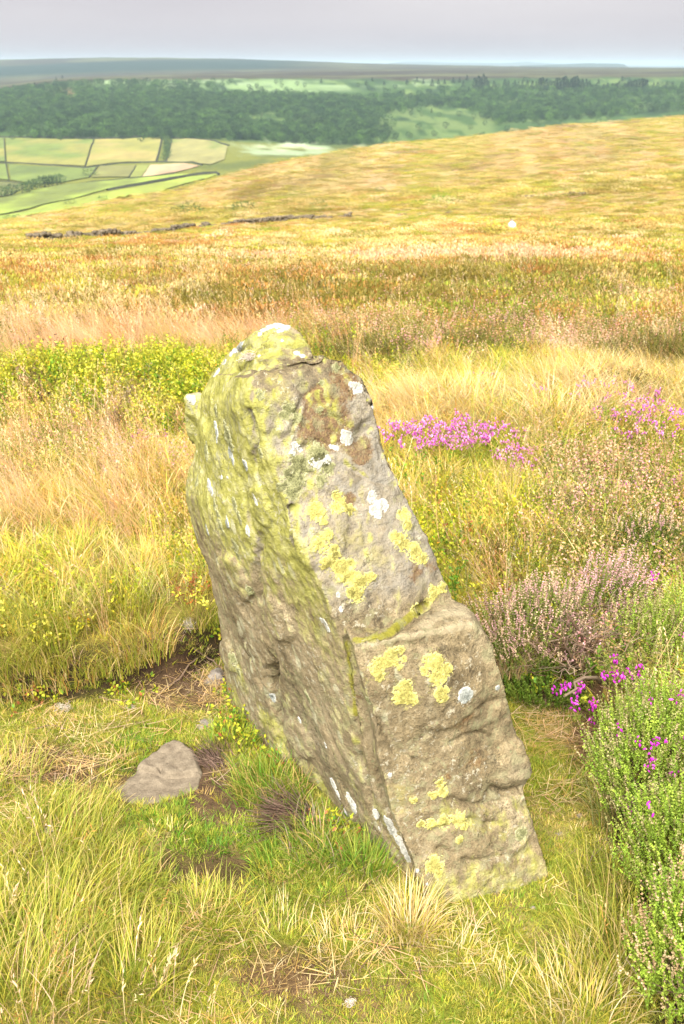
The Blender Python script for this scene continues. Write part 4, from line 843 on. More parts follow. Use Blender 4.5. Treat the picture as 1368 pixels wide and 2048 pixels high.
# ------------------------------------------------------------------ moor around, near
def veg_near():
    # fine grass everywhere on the plateau
    x, y = fan(26000, 1.3, 9.5, .5); sd = sdf_poly(x, y, hp); ins = sdf_poly(x, y, STONE_FOOT); r = np.hypot(x, y)
    right = smooth(-.1, .9, x-.05*y)
    n1 = fbm(x*1.2, y*1.7, oct=4, seed=311); n2 = fbm(x*.6, y*1.1, oct=4, seed=312)
    hz = np.clip(zz('heathR', x, y)+.6*zz('heathNearR', x, y)+.75*zz('bilbL', x, y)+.4*zz('heathM', x, y), 0, 1)
    k = (sd > np.where(np.abs(x+.36) < .15, .12, np.where(x < -.1, .012, -.01))) & (ins > .02) & (U(0, 1, len(x)) < 1-.8*hz) & (U(0, 1, len(x)) < np.where(r < 4.2, 1, .75)); x, y, r, n1, n2, right, sd = x[k], y[k], r[k], n1[k], n2[k], right[k], sd[k]
    pale = np.clip(zz('palegrass', x, y)+zz('palegrass2', x, y), 0, 1); tan = zz('tanleft', x, y); pk = np.clip(zz('pinkseed', x, y)+zz('pinktwig', x, y)+.5*zz('seedL', x, y), 0, 1); yel = np.clip(zz('yellowR', x, y)+zz('bilbNear', x, y)+zz('bilbL2', x, y), 0, 1)
    gl = zz('greenL', x, y)
    far = smooth(4.5, 7, r)
    c = cmix(x, y, [(.75+.6*smooth(0, .4, n1)+gl-pale*.5, cGREEN), (.9+1.5*yel+.5*smooth(0, .4, n2), cYG), (.55+1.2*tan+.9*pale+.4*smooth(0, .4, -n1), cSTRAW), (1.8*pale+.1, cPALE), (.15+2.2*pk+.7*tan, cPINK), (.10+.4*far*smooth(0, .3, n2), cRUST), (.25+1.1*far*smooth(-.2, .3, -n2), cOLIVE), (.10+.3*np.exp(-(sd/.2)**2), cLUSH)], .12)
    s = np.clip(.75+.5*n1+.2*pale+.2*tan, .35, 1.4)*(.55+.45*smooth(.0, .35, sd))*U(.75, 1.25, len(x))*(1-.5*smooth(4.6, 6.5, r))
    scatter('moor_grass', C_FINE, place(x, y), U(0, 6.28, len(x)), np.stack([s*1.25, s*1.25, s], 1), c)
    # wind-laid pale grass
    x, y = fan(16000, 2.3, 9.0, .5); sd = sdf_poly(x, y, hp)
    w_ = np.clip(zz('palegrass', x, y)+zz('palegrass2', x, y)+.9*zz('tanleft', x, y)+.35*zz('seedL', x, y)+.5*zz('pinkseed', x, y)+.10, 0, 1)*(1-.9*zz('bilbL', x, y)); k = (sd > .03) & (U(0, 1, len(x)) < w_*.75); x, y = x[k], y[k]
    c = cmix(x, y, [(.2+2*np.clip(zz('palegrass', x, y)+zz('palegrass2', x, y), 0, 1), cPALE), (1.1+0*x, cSTRAW), (.4+1.5*zz('tanleft', x, y)+2*zz('pinkseed', x, y), cPINK), (.35+0*x, cYG)], .1)
    s = U(.45, .85, len(x)); scatter('bent_grass', C_WIND, place(x, y), rng.normal(0, .35, len(x)), s, c)
    # seeding stalks
    x, y = fan(5200, 1.6, 9.5, .5); sd = sdf_poly(x, y, hp)
    w_ = np.clip(1.0*zz('seedL', x, y)+.9*zz('pinkseed', x, y)+.9*zz('pinktwig', x, y)+.35*zz('yellowR', x, y)+.5*zz('bilbNear', x, y)+.10+.2*zz('tanleft', x, y), 0, 1)*(1-.9*zz('bilbL', x, y)); k = (sd > .04) & (U(0, 1, len(x)) < w_); x, y = x[k], y[k]
    c = cmix(x, y, [(.8+0*x, cPALE), (.9+0*x, cPINK), (.8+0*x, cSTRAW), (.12+0*x, cRUST)], .1); s = U(.6, 1., len(x)); scatter('seeding_grass', C_STRAW, place(x, y), rng.normal(0, .5, len(x)), s, c)
    # bilberry cover
    x, y = fan(9000, 1.8, 9.0, .5); sd = sdf_poly(x, y, hp); ins = sdf_poly(x, y, STONE_FOOT); n2 = fbm(x*1.1, y*1.6, oct=3, seed=315)
    w_ = np.clip((.6+1.3*smooth(-.25, .25, fbm(x*2.2, y*3, oct=4, seed=318)))*zz('bilbL', x, y, .5, .6)+.75*zz('yellowR', x, y)+.85*zz('bilbNear', x, y)+.5*zz('bilbL2', x, y)+.30*smooth(.0, .35, n2)+.25*np.exp(-((sd-.05)/.12)**2), 0, 1); k = (sd > .02) & (ins > .03) & (U(0, 1, len(x)) < w_); x, y = x[k], y[k]
    s = U(.7, 1.2, len(x))*(1+.25*zz('bilbL', x, y)); q = place(x, y); q[:, 2] += (.12+.07*fbm(x*3, y*3, oct=2, seed=7))*zz('bilbL', x, y, .5, .2)
    scatter('bilberry_cover', C_BILB, q, U(0, 6.28, len(x)), s, cmix(x, y, [(1.+0*x, cLIME), (.22+0*x, cLUSH), (.03+0*x, cRED), (.35+0*x, cYG), (.12*zz('bilbL', x, y), cTWIG)], .12))
    # low heather cover
    x, y = fan(15000, 1.5, 9.5, .5); sd = sdf_poly(x, y, hp); ins = sdf_poly(x, y, STONE_FOOT); n2 = fbm(x*1.0, y*1.5, oct=3, seed=316); r = np.hypot(x, y)
    w_ = np.clip(1.2*zz('heathR', x, y)+.9*zz('heathNearR', x, y)+.8*zz('heathM', x, y)+.6*zz('scrubM', x, y)+.55*smooth(.05, .35, n2)*smooth(4, 6, r)+.4*zz('greenL', x, y), 0, 1); k = (sd > .01) & (ins > .03) & (U(0, 1, len(x)) < w_); x, y = x[k], y[k]
    q = place(x, y); s = U(.8, 1.4, len(x))
    scatter('heather_cover', C_HEATH, q, U(0, 6.28, len(x)), s*1.1, cmix(x, y, [(1.1+0*x, cHEATH), (.4+0*x, cOLIVE), (.85+0*x, cHTIP), (.5+0*x, cHCREAM), (.3*smooth(4, 6, np.hypot(x, y)), cRUST)], .12))
veg_near()
def veg_mid():
    def bands(x, y, r):
        n1 = fbm(x/(1.5+r*.035), y/(2+r*.09), oct=4, seed=331); n2 = fbm(x/(3+r*.07), y/(3+r*.13), oct=4, seed=332); n3 = fbm(x/(2+r*.03), y/(3+r*.10), oct=3, seed=333)
        rb = zz('rustband', x, y, .6, .5)+.5*smooth(14, 22, r)*(1-smooth(50, 90, r))*smooth(.2, -.3, x/y*1.5); pbn = zz('pinkband', x, y, .6, .5); hb = zz('heathband', x, y, .6, .5); ob = zz('oliveband', x, y, .6, .5); ps = zz('pinkseed', x, y, .5, .4)
        return [(.7+.9*smooth(0, .4, n1)-.5*rb, cSTRAW), (.22+.6*rb+.8*smooth(.0, .35, n2), cRUST), (.55+1.5*hb+1.5*ob+1.*smooth(0, .35, -n2), cOLIVE), (.5+.9*smooth(0, .35, n3), cYG), (.1+1.9*pbn+2.5*ps+.8*smooth(.2, .45, -n1), cPINK), (.30+.9*smooth(.1, .4, n3-n1*.4)+.9*zz('heathM', x, y), cGREEN), (.1+.3*pbn, cPALE), (.10+.5*hb, cHEATH)], n1, n2, n3
    o_ = {}
    for nm, cnt, r0, r1, sc in (('a', 9500, 6.5, 16, (.8, 1.15)), ('b', 12000, 14, 45, (1.1, 2.0)), ('c', 15000, 40, 160, (2.2, 4.6)), ('d', 12000, 150, 620, (6, 14))):
        x, y = fan(cnt, r0, r1, .8, 2. if nm != 'a' else 1.); r = np.hypot(x, y)
        if nm in 'cd': k = r < row_at(7, x, y)+25; x, y, r = x[k], y[k], r[k]
        sets, n1, n2, n3 = bands(x, y, r); c = cmix(x, y, sets, .08, 2.0 if nm in 'ab' else 1.3)*np.where(r > 60, .9, .94)[:, None]
        md = U(0, 1, len(x)) < np.clip(.72+1.0*n2+.3*zz('heathband', x, y)-(zz('pinkband', x, y)+zz('pinkseed', x, y))*.5, .08, .9)
        s = U(*sc, len(x)); q = place(x, y); flat = {'a': .9, 'b': .65, 'c': .36, 'd': .2}[nm]
        o_.setdefault('g', []).append((q[~md], s[~md], flat*.6, c[~md])); o_.setdefault('m', []).append((q[md], s[md], flat, c[md]))
    for key, nm, cl in (('g', 'far_moor_grass', C_CG), ('m', 'far_heather', C_MD)):
        q = np.vstack([t[0] for t in o_[key]]); s = np.vstack([np.stack([t[1], t[1], t[1]*t[2]], 1) for t in o_[key]]); c = np.vstack([t[3] for t in o_[key]])
        scatter(nm, cl, q, U(0, 6.28, len(q)) if key == 'm' else rng.normal(0, .6, len(q)), s, c)
veg_mid()
# ------------------------------------------------------------------ things: near plants, stones, wool
def thing(name, loc, label, cat, group=None):
    return tag(empty(name, tuple(loc)), label, cat, group)
def part(name, pb, mat, parent):
    o = link(bpy.data.objects.new(name, pb.mesh(name, mat)), parent)
    if name in ('flowers', 'foliage', 'blades', 'leaves', 'stems', 'seed_stalks', 'seed_head', 'twigs', 'fibres', 'stem'): o['kind'] = 'stuff'
    return o
def heather_bush(u, v, rx, ry, h, n, greens, tips, label, tipfrac=.4, wt=None, dz=0., sl=(.06, .11), lean=(0, 0), flowers=None, magenta=0, leafl=.0065):
    c = G(u, v); o = thing('heather_bush', (c[0], c[1], c[2]-.01+dz), label, 'heather bush', 'heather bushes round the stone')
    vdir = unit(rng.normal(0, 1, (n, 3))); vdir[:, 2] = np.abs(vdir[:, 2])*1.2+.02; vdir = unit(vdir)
    lump = 1+.16*fbm(vdir[:, 0]*2.5+u, vdir[:, 1]*2.5+v, vdir[:, 2]*2, oct=3, seed=401)*1.8
    surf = vdir*np.array([rx, ry, h])*lump[:, None]*U(.62, 1.02, n)[:, None]
    d = unit(vdir*np.array([.5, .5, .5])+np.array([lean[0], lean[1], .85])+rng.normal(0, .2, (n, 3))); l = U(*sl, n)
    base = surf-d*l[:, None]*.8; base[:, 2] = np.maximum(base[:, 2], -.01)
    g = pick(greens, n, None, .14); t = pick(tips, n, wt, .12)
    fl = U(0, 1, n) < (tipfrac if tipfrac <= 1 else 1); pb = PB()
    if fl.any(): sprigs(pb, base[fl], d[fl], l[fl], g[fl], t[fl], .42, 12, leafl*.85, .0026)
    if (~fl).any(): sprigs(pb, base[~fl], d[~fl], l[~fl], g[~fl], g[~fl]*1.1, .3, 12, leafl, .0026)
    part('foliage', pb, M_VEGP, o)
    pb = PB(); m = min(70, n//8)
    for k in range(m):
        e = base[rng.integers(n)]; st = np.array([*rng.normal(0, .22, 2)*np.array([rx, ry]), -.01]); md = st*.5+e*.5+rng.normal(0, .02, 3)+np.array([0, 0, -.01]); tube(pb, [st, st*.6+md*.4+rng.normal(0, .008, 3), md, e], rng.uniform(.0018, .0035), .001, pick(cTWIG, 1)[0], 4)
    part('stems', pb, M_VEGP, o)
    if magenta:
        pb = PB(); kk = rng.choice(n, magenta*3, replace=False)
        kk = kk[np.argsort(-surf[kk, 2]-surf[kk, 0]*0-(-surf[kk, 1])*.8)][:magenta]
        for k in kk:
            m = rng.integers(3, 8); p = base[k]+d[k]*(l[k]+.012)+rng.normal(0, .006, (m, 3)); bells(pb, p, U(.0035, .0055, m), pick(cMAG, m))
        part('flowers', pb, M_PETAL, o)
    return o
cGRB = [srgb(150,178,62,.78), srgb(168,190,76,.78), srgb(134,164,60,.76)]
heather_bush(1075, 1285, .20, .17, .20, 900, cHEATH, cHTIP, 'pink flowering heather bush between the right edge of the stone and the bare woody stems', .8, sl=(.06, .12))
heather_bush(1225, 1255, .15, .13, .24, 520, cHEATH, [cHTIP[1], srgb(226,186,190,.7)], 'pink flowering heather sprays leaning right above the bare woody stems', .85, sl=(.07, .13), lean=(.25, 0), dz=.03)
heather_bush(1100, 1375, .17, .12, .10, 520, [srgb(100,132,40,.6), srgb(126,150,56,.6)], cHEATH, 'low dark green heather cushion at the edge of the trodden grass, below the woody stems', .1, sl=(.04, .07))
heather_bush(1300, 1120, .24, .2, .17, 760, [srgb(104,128,40,.55), srgb(90,112,36,.55)], cHTIP, 'dark green hollow heather bush near the right edge, behind the woody stems', .45, sl=(.05, .1))
heather_bush(1340, 1330, .24, .2, .24, 1100, cGRB, cHCREAM, 'cream tipped heather bush at the right edge beside the bare woody stems', .75, magenta=10, sl=(.06, .12))
heather_bush(1330, 1560, .20, .22, .27, 1500, cGRB, cHCREAM, 'large cream tipped heather bush with magenta bells on its left side, beside the trodden grass', .6, magenta=26, sl=(.06, .12))
heather_bush(1385, 1745, .17, .16, .22, 900, cGRB, cHCREAM, 'bright green heather bush between the large flowering bush and the tan tipped corner one', .45, magenta=10, sl=(.06, .12))
heather_bush(1400, 1960, .14, .14, .26, 900, cGRB, [srgb(222,186,148,.68), srgb(226,200,160,.68)], 'tan tipped heather bush filling the lower right corner', .45, sl=(.06, .11))
heather_bush(1180, 1030, .26, .2, .13, 620, cHEATH, cHTIP, 'low pink tipped heather patch behind the bushes, right of the yellow bilberry', .7, sl=(.05, .1))
heather_bush(1000, 1150, .12, .12, .12, 300, [srgb(110,124,44,.55), srgb(130,120,50,.55)], [srgb(200,130,80,.6), srgb(206,170,110,.6)], 'small reddish green heather tuft close behind the right edge of the stone top block', .4, sl=(.05, .09))
for (u, v, rx, h, n, lab) in ((735, 735, .55, .22, 620, 'dark green and brown heather clump just right of the top of the stone'), (930, 712, .5, .2, 560, 'greyish heather clump on the moor, furthest right of the scrubby row behind the stone'), (640, 600, .9, .2, 560, 'dark green heather hummock on the moor straight above the stone top'), (1080, 560, 1.5, .25, 700, 'long dark green heather hummock on the moor, far behind the magenta flowers on the right'), (1290, 560, 1.0, .2, 420, 'brownish heather hummock near the right edge of the moor, beside a magenta patch'), (1060, 665, .6, .16, 420, 'green heather hummock on the right side of the moor, in front of the long one'), (1220, 790, .3, .16, 360, 'dark green heather hummock at the right, just behind the pale bent grass'), (1330, 720, .5, .2, 420, 'heather hummock at the right edge, behind the tall pale grass')):
    heather_bush(u, v, rx, rx*.6, h*.8, n*2, [srgb(116,122,44,.55), srgb(132,134,58,.55), srgb(126,104,66,.5)], [srgb(190,150,90,.6), srgb(176,160,100,.6)], lab, .3, sl=(.06, .12), leafl=.012)
def bell_heather(u, v, rx, ry, h, n, label, fl=.8, scale=1.):
    c = G(u, v); o = thing('bell_heather', (c[0], c[1], c[2]-.005), label, 'bell heather', 'clumps of magenta bell heather')
    a = U(0, 6.28, n); q = np.sqrt(U(0, 1, n)); b = np.stack([q*np.cos(a)*rx, q*np.sin(a)*ry, 0*a], 1); d = unit(np.stack([np.cos(a)*.3*q-.1, np.sin(a)*.3*q, np.ones(n)], 1)+rng.normal(0, .16, (n, 3))); l = h*U(.65, 1.1, n)*(1-.3*q)
    g = pick([srgb(124,140,50,.6), srgb(150,150,70,.6)], n); pb = PB(); sprigs(pb, b, d, l, g, g, .3, 9, .009*scale, .0028*scale, 2); part('foliage', pb, M_VEGP, o)
    pb = PB()
    for k in range(n):
        if rng.random() > fl: continue
        m = rng.integers(4, 10); p = b[k]+d[k]*(l[k]*U(.88, 1.04, m))[:, None]+rng.normal(0, .006*scale, (m, 3)); bells(pb, p, U(.004, .006, m)*scale, pick([srgb(224,120,208,.85), srgb(236,160,218,.9), srgb(208,84,198,.8)], m) if v < 1200 else pick(cMAG, m))
    part('flowers', pb, M_PETAL, o); return o
bell_heather(835, 905, .15, .12, .16, 75, 'magenta bell heather clump behind the right edge of the stone, left end of the row', .85)
bell_heather(905, 908, .15, .12, .18, 95, 'brightest magenta bell heather clump, middle of the row behind the stone', .95)
bell_heather(985, 915, .16, .12, .16, 70, 'magenta bell heather clump at the right end of the row behind the stone', .9)
bell_heather(1045, 940, .10, .08, .12, 40, 'small sparse magenta bell heather just right of the row behind the stone', .8)
bell_heather(1305, 880, .26, .18, .18, 100, 'magenta bell heather clump at the right edge, beside the pale bent grass', .85)
bell_heather(1195, 812, .30, .12, .14, 90, 'faint pinkish bell heather seen through the pale bent grass', .7, 1.1)
bell_heather(1250, 1470, .12, .12, .18, 30, 'magenta bell heather standing against the left side of the large heather bush', .9)
bell_heather(1300, 1700, .06, .05, .12, 14, 'few magenta bell flowers low beside the bright green heather, above the lower right corner', 1.)
bell_heather(1330, 1000, .2, .12, .12, 34, 'scattered magenta bell flowers in the grass near the right edge', .7)
for u, v, s, lab in ((1350, 535, .5, 'bright magenta patch far off at the right edge of the moor'), (1310, 578, .8, 'pale magenta patch far off on the right, in front of the bright one'), (860, 582, .18, 'tiny magenta spot on the moor above the right shoulder of the stone'), (185, 600, .3, 'tiny magenta spot on the left side of the moor'), (965, 770, .10, 'tiny magenta tuft in the moor grass, behind the row of bell heather'), (300, 893, .06, 'two or three magenta flowers in the grass left of the stone')):
    bell_heather(u, v, s, s*.5, .10, 40 if s > .15 else 14, lab, .9, 1.6 if s > .15 else 1.)
def woody(u, v):
    c = G(u, v); o = thing('woody_heather', (c[0], c[1], c[2]), 'bare grey brown woody heather stems, bent and tangled, among the pink flowering bushes', 'bare heather stems')
    for nm, m, r0, r1 in (('thick_branch', 9, .006, .003), ('twigs', 1, 0, 0)):
        if nm == 'thick_branch':
            for k in range(m):
                pb = PB(); a = rng.uniform(-.9, 1.4); l = rng.uniform(.16, .28); st = np.array([rng.normal(0, .03), rng.normal(0, .03), -.01]); d = np.array([math.sin(a)*.8, -.25+rng.normal(0, .3), .75+rng.normal(0, .2)])
                pts = [st+d*l*f+np.array([0, 0, -.12*f*f*abs(math.sin(a))])+rng.normal(0, .008, 3)*(f > 0) for f in np.linspace(0, 1, 7)]; tube(pb, pts, r0, r1, pick(cTWIG, 1)[0], 6); part('branch', pb, M_VEGP, o)
        else:
            pb = PB()
            for k in range(190):
                a = rng.uniform(0, 6.28); st = np.array([rng.normal(-.02, .06), rng.normal(0, .05), rng.uniform(.0, .12)]); d = unit(np.array([math.cos(a)*.8, math.sin(a)*.5-.2, rng.uniform(-.1, .9)])); l = rng.uniform(.06, .16)
                pts = [st+d*l*f+rng.normal(0, .005, 3)*(f > 0) for f in np.linspace(0, 1, 5)]; tube(pb, pts, .0016, .0007, pick(cTWIG+[srgb(196,164,140,.5)], 1)[0], 3)
            t = part('twigs', pb, M_VEGP, o); t['kind'] = 'stuff'
woody(1165, 1325)
# grass tussocks
def tussock(u, v, n, rad, L, W, cols, label, lean=None, dz=0., name='grass_tussock', bend=(.4, 1.6), seeds=0, spread=.5):
    c = G(u, v); o = thing(name, (c[0], c[1], c[2]-.004+dz), label, 'grass tussock', 'grass tussocks in and round the hollow')
    b, a = disc(n, rad); hd = a+rng.normal(0, .7, n)
    if lean is not None: hd = np.where(U(0, 1, n) < lean[1], lean[0]+rng.normal(0, .6, n), hd)
    pb = PB(); blades(pb, b, U(L*.5, L, n), U(W*.7, W*1.2, n), U(.02, spread, n), U(*bend, n), hd, pick(cols, n, None, .14), 5, None); part('blades', pb, M_VEGP, o)
    if seeds:
        b, a = disc(seeds, rad*.8); cc = pick([cSTRAW[0], cPINK[0], cRUST[0]], seeds); pb = PB(); pos = blades(pb, b, U(L*.9, L*1.5, seeds), U(.0011, .0016, seeds), U(.05, .35, seeds), U(.1, .8, seeds), a+rng.normal(0, .8, seeds), cc, 5)
        seedheads(pb, pos[:, -1], unit(pos[:, -1]-pos[:, -2]), U(.03, .06, seeds), cc*1.05, 7); part('seed_stalks', pb, M_VEGP, o)
    return o
MIX = cGREEN+cGREEN+cYG+cSTRAW[:1]; HANG = cGREEN+cYG+cSTRAW+cRUST[:1]; YEL = cYG+cSTRAW+[cPALE[0]]; LU = cLUSH+cGREEN
S_ = -math.pi/2
for args in (
 (12, 1322, 420, .10, .15, .0024, MIX, 'dense tussock on top of the bank, cut by the left edge of the picture', (S_, .4)), (95, 1318, 300, .08, .13, .0024, MIX, 'small dense tussock on top of the bank beside the one cut by the left edge', (S_, .4)),
 (40, 1368, 300, .09, .12, .0022, HANG, 'tussock at the left edge hanging over the peat bank', (S_, .6)), (150, 1345, 360, .10, .12, .0022, HANG, 'rusty tinged tussock draped over the peat bank, second from the left edge', (S_, .65)),
 (235, 1325, 300, .08, .12, .0022, MIX, 'green tussock with blades falling over the bank, middle of the row on the peat bank', (S_, .6)), (285, 1300, 440, .09, .15, .0022, HANG, 'large shaggy tussock drooping over the bare peat, left of the stone', (S_, .6)), (398, 1245, 280, .06, .11, .002, MIX, 'small tussock on the bank closest to the left side of the stone', (S_, .4)),
 (110, 1265, 420, .10, .20, .0022, MIX, 'tall green tussock behind the bank at the left edge', (S_, .3)), (250, 1225, 420, .10, .20, .0022, MIX, 'tall green tussock behind the large shaggy one on the bank', (S_, .3)),
 (110, 1690, 760, .13, .13, .002, MIX, 'broad green tussock at the left edge, left of the flat rock', (0.3, .45), 0, 'grass_tussock', (.4, 1.6), 8), (215, 1790, 620, .12, .11, .002, MIX, 'spreading green tussock below the flat rock, left of the lush grass', (0.1, .5), 0, 'grass_tussock', (.4, 1.6), 6),
 (70, 1900, 900, .14, .15, .0021, MIX, 'biggest green tussock in the lower left corner', (.5, .4), 0, 'grass_tussock', (.4, 1.6), 10), (250, 1960, 700, .12, .12, .002, MIX, 'green tussock at the bottom edge with pale straw stalks rising through it', None, 0, 'grass_tussock', (.4, 1.6), 9),
 (20, 1560, 300, .09, .10, .002, MIX, 'tussock half cut off by the left edge, beside the worn soil', (0.2, .5)), (40, 2035, 420, .12, .15, .002, [cSTRAW[0], cPINK[0], cYG[1], cGREEN[0]], 'straw coloured tussock in the very lower left corner', None, 0, 'grass_tussock', (.3, 1.2), 16),
 (820, 1862, 420, .055, .12, .002, YEL, 'pale yellow green tussock right under the front corner of the stone', None), (690, 1905, 260, .07, .08, .0018, YEL, 'low yellow tussock left of the one under the stone corner', None), (905, 1905, 260, .07, .07, .0018, YEL, 'low yellow tussock right of the one under the stone corner', None),
 (1020, 1335, 420, .055, .16, .0018, [cSTRAW[0], cSTRAW[2], cPALE[0], cPINK[1]], 'straw coloured tussock pressed against the right edge of the stone block', (S_+.3, .35)), (1045, 1392, 160, .04, .09, .0026, cGREEN+[cYG[2]], 'small green spiky tuft at the foot of the straw tussock, right of the stone', None),
 (1245, 1640, 340, .07, .16, .002, [srgb(150,160,96,.62), cGREEN[0], cSTRAW[0]], 'thin grey green tussock in the shade of the large heather bush', (math.pi, .5)), (1215, 1790, 260, .08, .13, .0018, MIX, 'tussock between the trodden grass and the heather on the right', (math.pi, .4)),
 (1245, 1935, 560, .10, .17, .0022, MIX, 'green tussock with long arching blades near the lower right corner', (math.pi, .45), 0, 'grass_tussock', (.4, 1.5), 5), (1170, 2020, 420, .10, .13, .002, YEL, 'yellow tussock at the bottom edge, left of the lower right corner', None),
 (545, 1585, 520, .09, .11, .0026, LU+[cSTRAW[1]], 'lush dark green tussock against the left side of the stone, beside the flat rock', (math.pi+.5, .5)), (640, 1690, 460, .08, .10, .0024, LU+[cSTRAW[1], cTWIG[2]], 'green tussock with dead grey stalks at the left foot of the stone', (math.pi+.4, .5)),
 (735, 1740, 200, .05, .11, .0026, LU, 'narrow dark green tuft along the left foot of the stone near its front corner', (.6, .2)), (470, 1490, 240, .07, .10, .0024, LU+[cLIME[0]], 'short green tuft between the flat rock and the far foot of the stone', None), (600, 1745, 420, .11, .07, .0022, LU+cYG[:1], 'short bright grass mound left of the stone foot', None),
 (560, 1880, 260, .09, .07, .002, YEL+cGREEN, 'short yellowish tussock in the trodden grass at the bottom middle', None), (400, 1850, 360, .10, .09, .002, MIX, 'low green tussock in the trodden grass, left of the bottom middle', None), (1010, 1990, 260, .09, .06, .0018, YEL, 'flattened yellow tussock at the bottom edge, right of the middle', None)):
    tussock(*args)
def bilberry(u, v, n, rad, h, label, red=.1, leaf=(.009, .017)):
    c = G(u, v); o = thing('bilberry_plant', (c[0], c[1], c[2]-.003), label, 'bilberry plant', 'bilberry plants near the stone')
    ps = PB(); pl = PB()
    for k in range(n):
        b = np.array([*rng.normal(0, rad*.6, 2), 0]); d = unit(np.array([rng.normal(0, .5), rng.normal(0, .5), .9])); l = h*rng.uniform(.5, 1.1); pts = [b, b+d*l*.5+rng.normal(0, .004, 3), b+d*l]; tube(ps, pts, .0012, .0006, srgb(140,110,60,.5), 3)
        m = 11; t = np.linspace(.25, 1, m)[:, None]; p = b+d*l*t; leaves(pl, p, unit(rng.normal(0, 1, (m, 3))+np.array([0, 0, .3])), U(*leaf, m), U(leaf[0]*.6, leaf[1]*.6, m), pick([cLIME[0], cLIME[1], cLUSH[0], cRED[0]], m, [3, 3, 2, red*8], .14))
    part('stems', ps, M_VEGP, o); part('leaves', pl, M_VEGP, o)
bilberry(500, 1450, 60, .07, .09, 'bright leafed bilberry at the far left foot of the stone, above the flat rock', .12)
bilberry(575, 1520, 26, .06, .07, 'sparse bilberry twigs beside the left side of the stone, among lush grass', .1)
bilberry(665, 1660, 16, .05, .06, 'small bilberry sprigs near the white lichen at the foot of the stone', .2)
bilberry(460, 1400, 12, .04, .05, 'tiny bilberry sprigs at the back foot of the stone', .05)
bilberry(1105, 1360, 40, .08, .07, 'dark green leafy bilberry under the heather, right of the straw tussock', .02)
bilberry(250, 1385, 22, .07, .05, 'small bilberry sprigs under the overhanging tussocks of the peat bank', .1)
bilberry(60, 1395, 24, .08, .06, 'bilberry sprigs with an orange leaf at the foot of the bank, left edge', .2)
bilberry(440, 1275, 26, .05, .08, 'bilberry growing on top of the bank against the left side of the stone', .1)
def dead_heather(u, v, n, label, ang, l=.10):
    c = G(u, v); o = thing('dead_heather', (c[0], c[1], c[2]), label, 'dead heather'); pb = PB()
    for k in range(n):
        b = np.array([*rng.normal(0, .018, 2), 0]); a = ang+rng.normal(0, .45); d = unit(np.array([math.cos(a), math.sin(a), rng.uniform(.15, .9)])); ll = l*rng.uniform(.6, 1.1)
        tube(pb, [b, b+d*ll*.5+rng.normal(0, .004, 3), b+d*ll+np.array([0, 0, -.012])+rng.normal(0, .005, 3)], .0011, .0005, pick([srgb(150,120,104,.5), srgb(176,146,128,.5), srgb(110,88,74,.42)], 1)[0], 3)
    t = part('twigs', pb, M_VEGP, o); t['kind'] = 'stuff'
dead_heather(610, 1640, 260, 'dead brown heather fan lying left of the stone foot', math.pi+.1, .13)
dead_heather(440, 1530, 140, 'dead dark heather twigs between the flat rock and the stone', 2.4, .08)
# pale straw stalks rising singly at the bottom left
def stalks():
    spots = [(95,1960,230),(250,2040,210),(360,2030,250),(170,2048,200),(330,1990,170),(75,1650,170),(20,1850,190),(420,2046,150),(560,2046,120),(300,1930,140)]
    labs = ['lone pale stalk rising through the biggest tussock in the lower left corner', 'tall bleached stalk at the bottom edge, below the lower left tussocks', 'thick seeding stalk at the bottom edge, tallest of those right of the corner', 'pale stalk at the bottom edge close to the corner', 'short seeding stalk in front of the bottom tussock', 'brown rush stalk standing beside the worn soil at the left', 'pale stalk leaning in from the left edge', 'short straw stalk at the bottom edge left of the middle', 'short straw stalk at the bottom edge near the middle', 'rust tipped stalk in the middle of the lower left tussocks']
    for (u, v, px), lb in zip(spots, labs):
        c = G(u, min(v, 2044)); o = thing('grass_stalk', (c[0], c[1], c[2]), lb, 'grass stalk', 'single seeding grass stalks'); pb = PB()
        n = 3; b, a = disc(n, .012); cc = pick([cSTRAW[0], cPALE[1], cPINK[0]], n); L = px/FPX*1.75*.75
        pos = blades(pb, b, U(L*.7, L*1.05, n), U(.0016, .0024, n), U(.05, .3, n), U(.1, .7, n), rng.normal(.4, 1., n), cc, 5); part('stem', pb, M_VEGP, o)
        pb = PB(); seedheads(pb, pos[:, -1], unit(pos[:, -1]-pos[:, -2]), U(.035, .06, n), cc, 10); part('seed_head', pb, M_VEGP, o)
stalks()
# ------------------------------------------------------------------ loose rocks
def rock_mat(name, a, b, scale=40):
    m, t, out = new_mat(name); geo = N(t, 'ShaderNodeNewGeometry'); pos = geo.outputs['Position']; f1 = noise_node(t, pos, scale, 6, .65); f2 = noise_node(t, pos, 260, 3, .7)
    c = ramp(t, f1, [(.3, a), (.7, b)]); c = mixc(t, 1., c, ramp(t, f2, [(.3, .75), (.7, 1.15)]), 'MULTIPLY'); pb = N(t, 'ShaderNodeBsdfPrincipled'); pb.inputs['Roughness'].default_value = .9; pb.inputs['Specular IOR Level'].default_value = .2
    t.links.new(c, pb.inputs['Base Color']); nb = bump(t, f1, .6, .008); nb = bump(t, f2, .6, .0015, nb); t.links.new(nb, pb.inputs['Normal']); t.links.new(pb.outputs[0], out.inputs['Surface']); return m
M_FLAT = rock_mat('flat_rock_stone', srgb(136,122,104,.36), srgb(178,164,142,.40)); M_PEB = rock_mat('pebble_stone', srgb(150,140,130,.36), srgb(190,180,168,.40), 90)
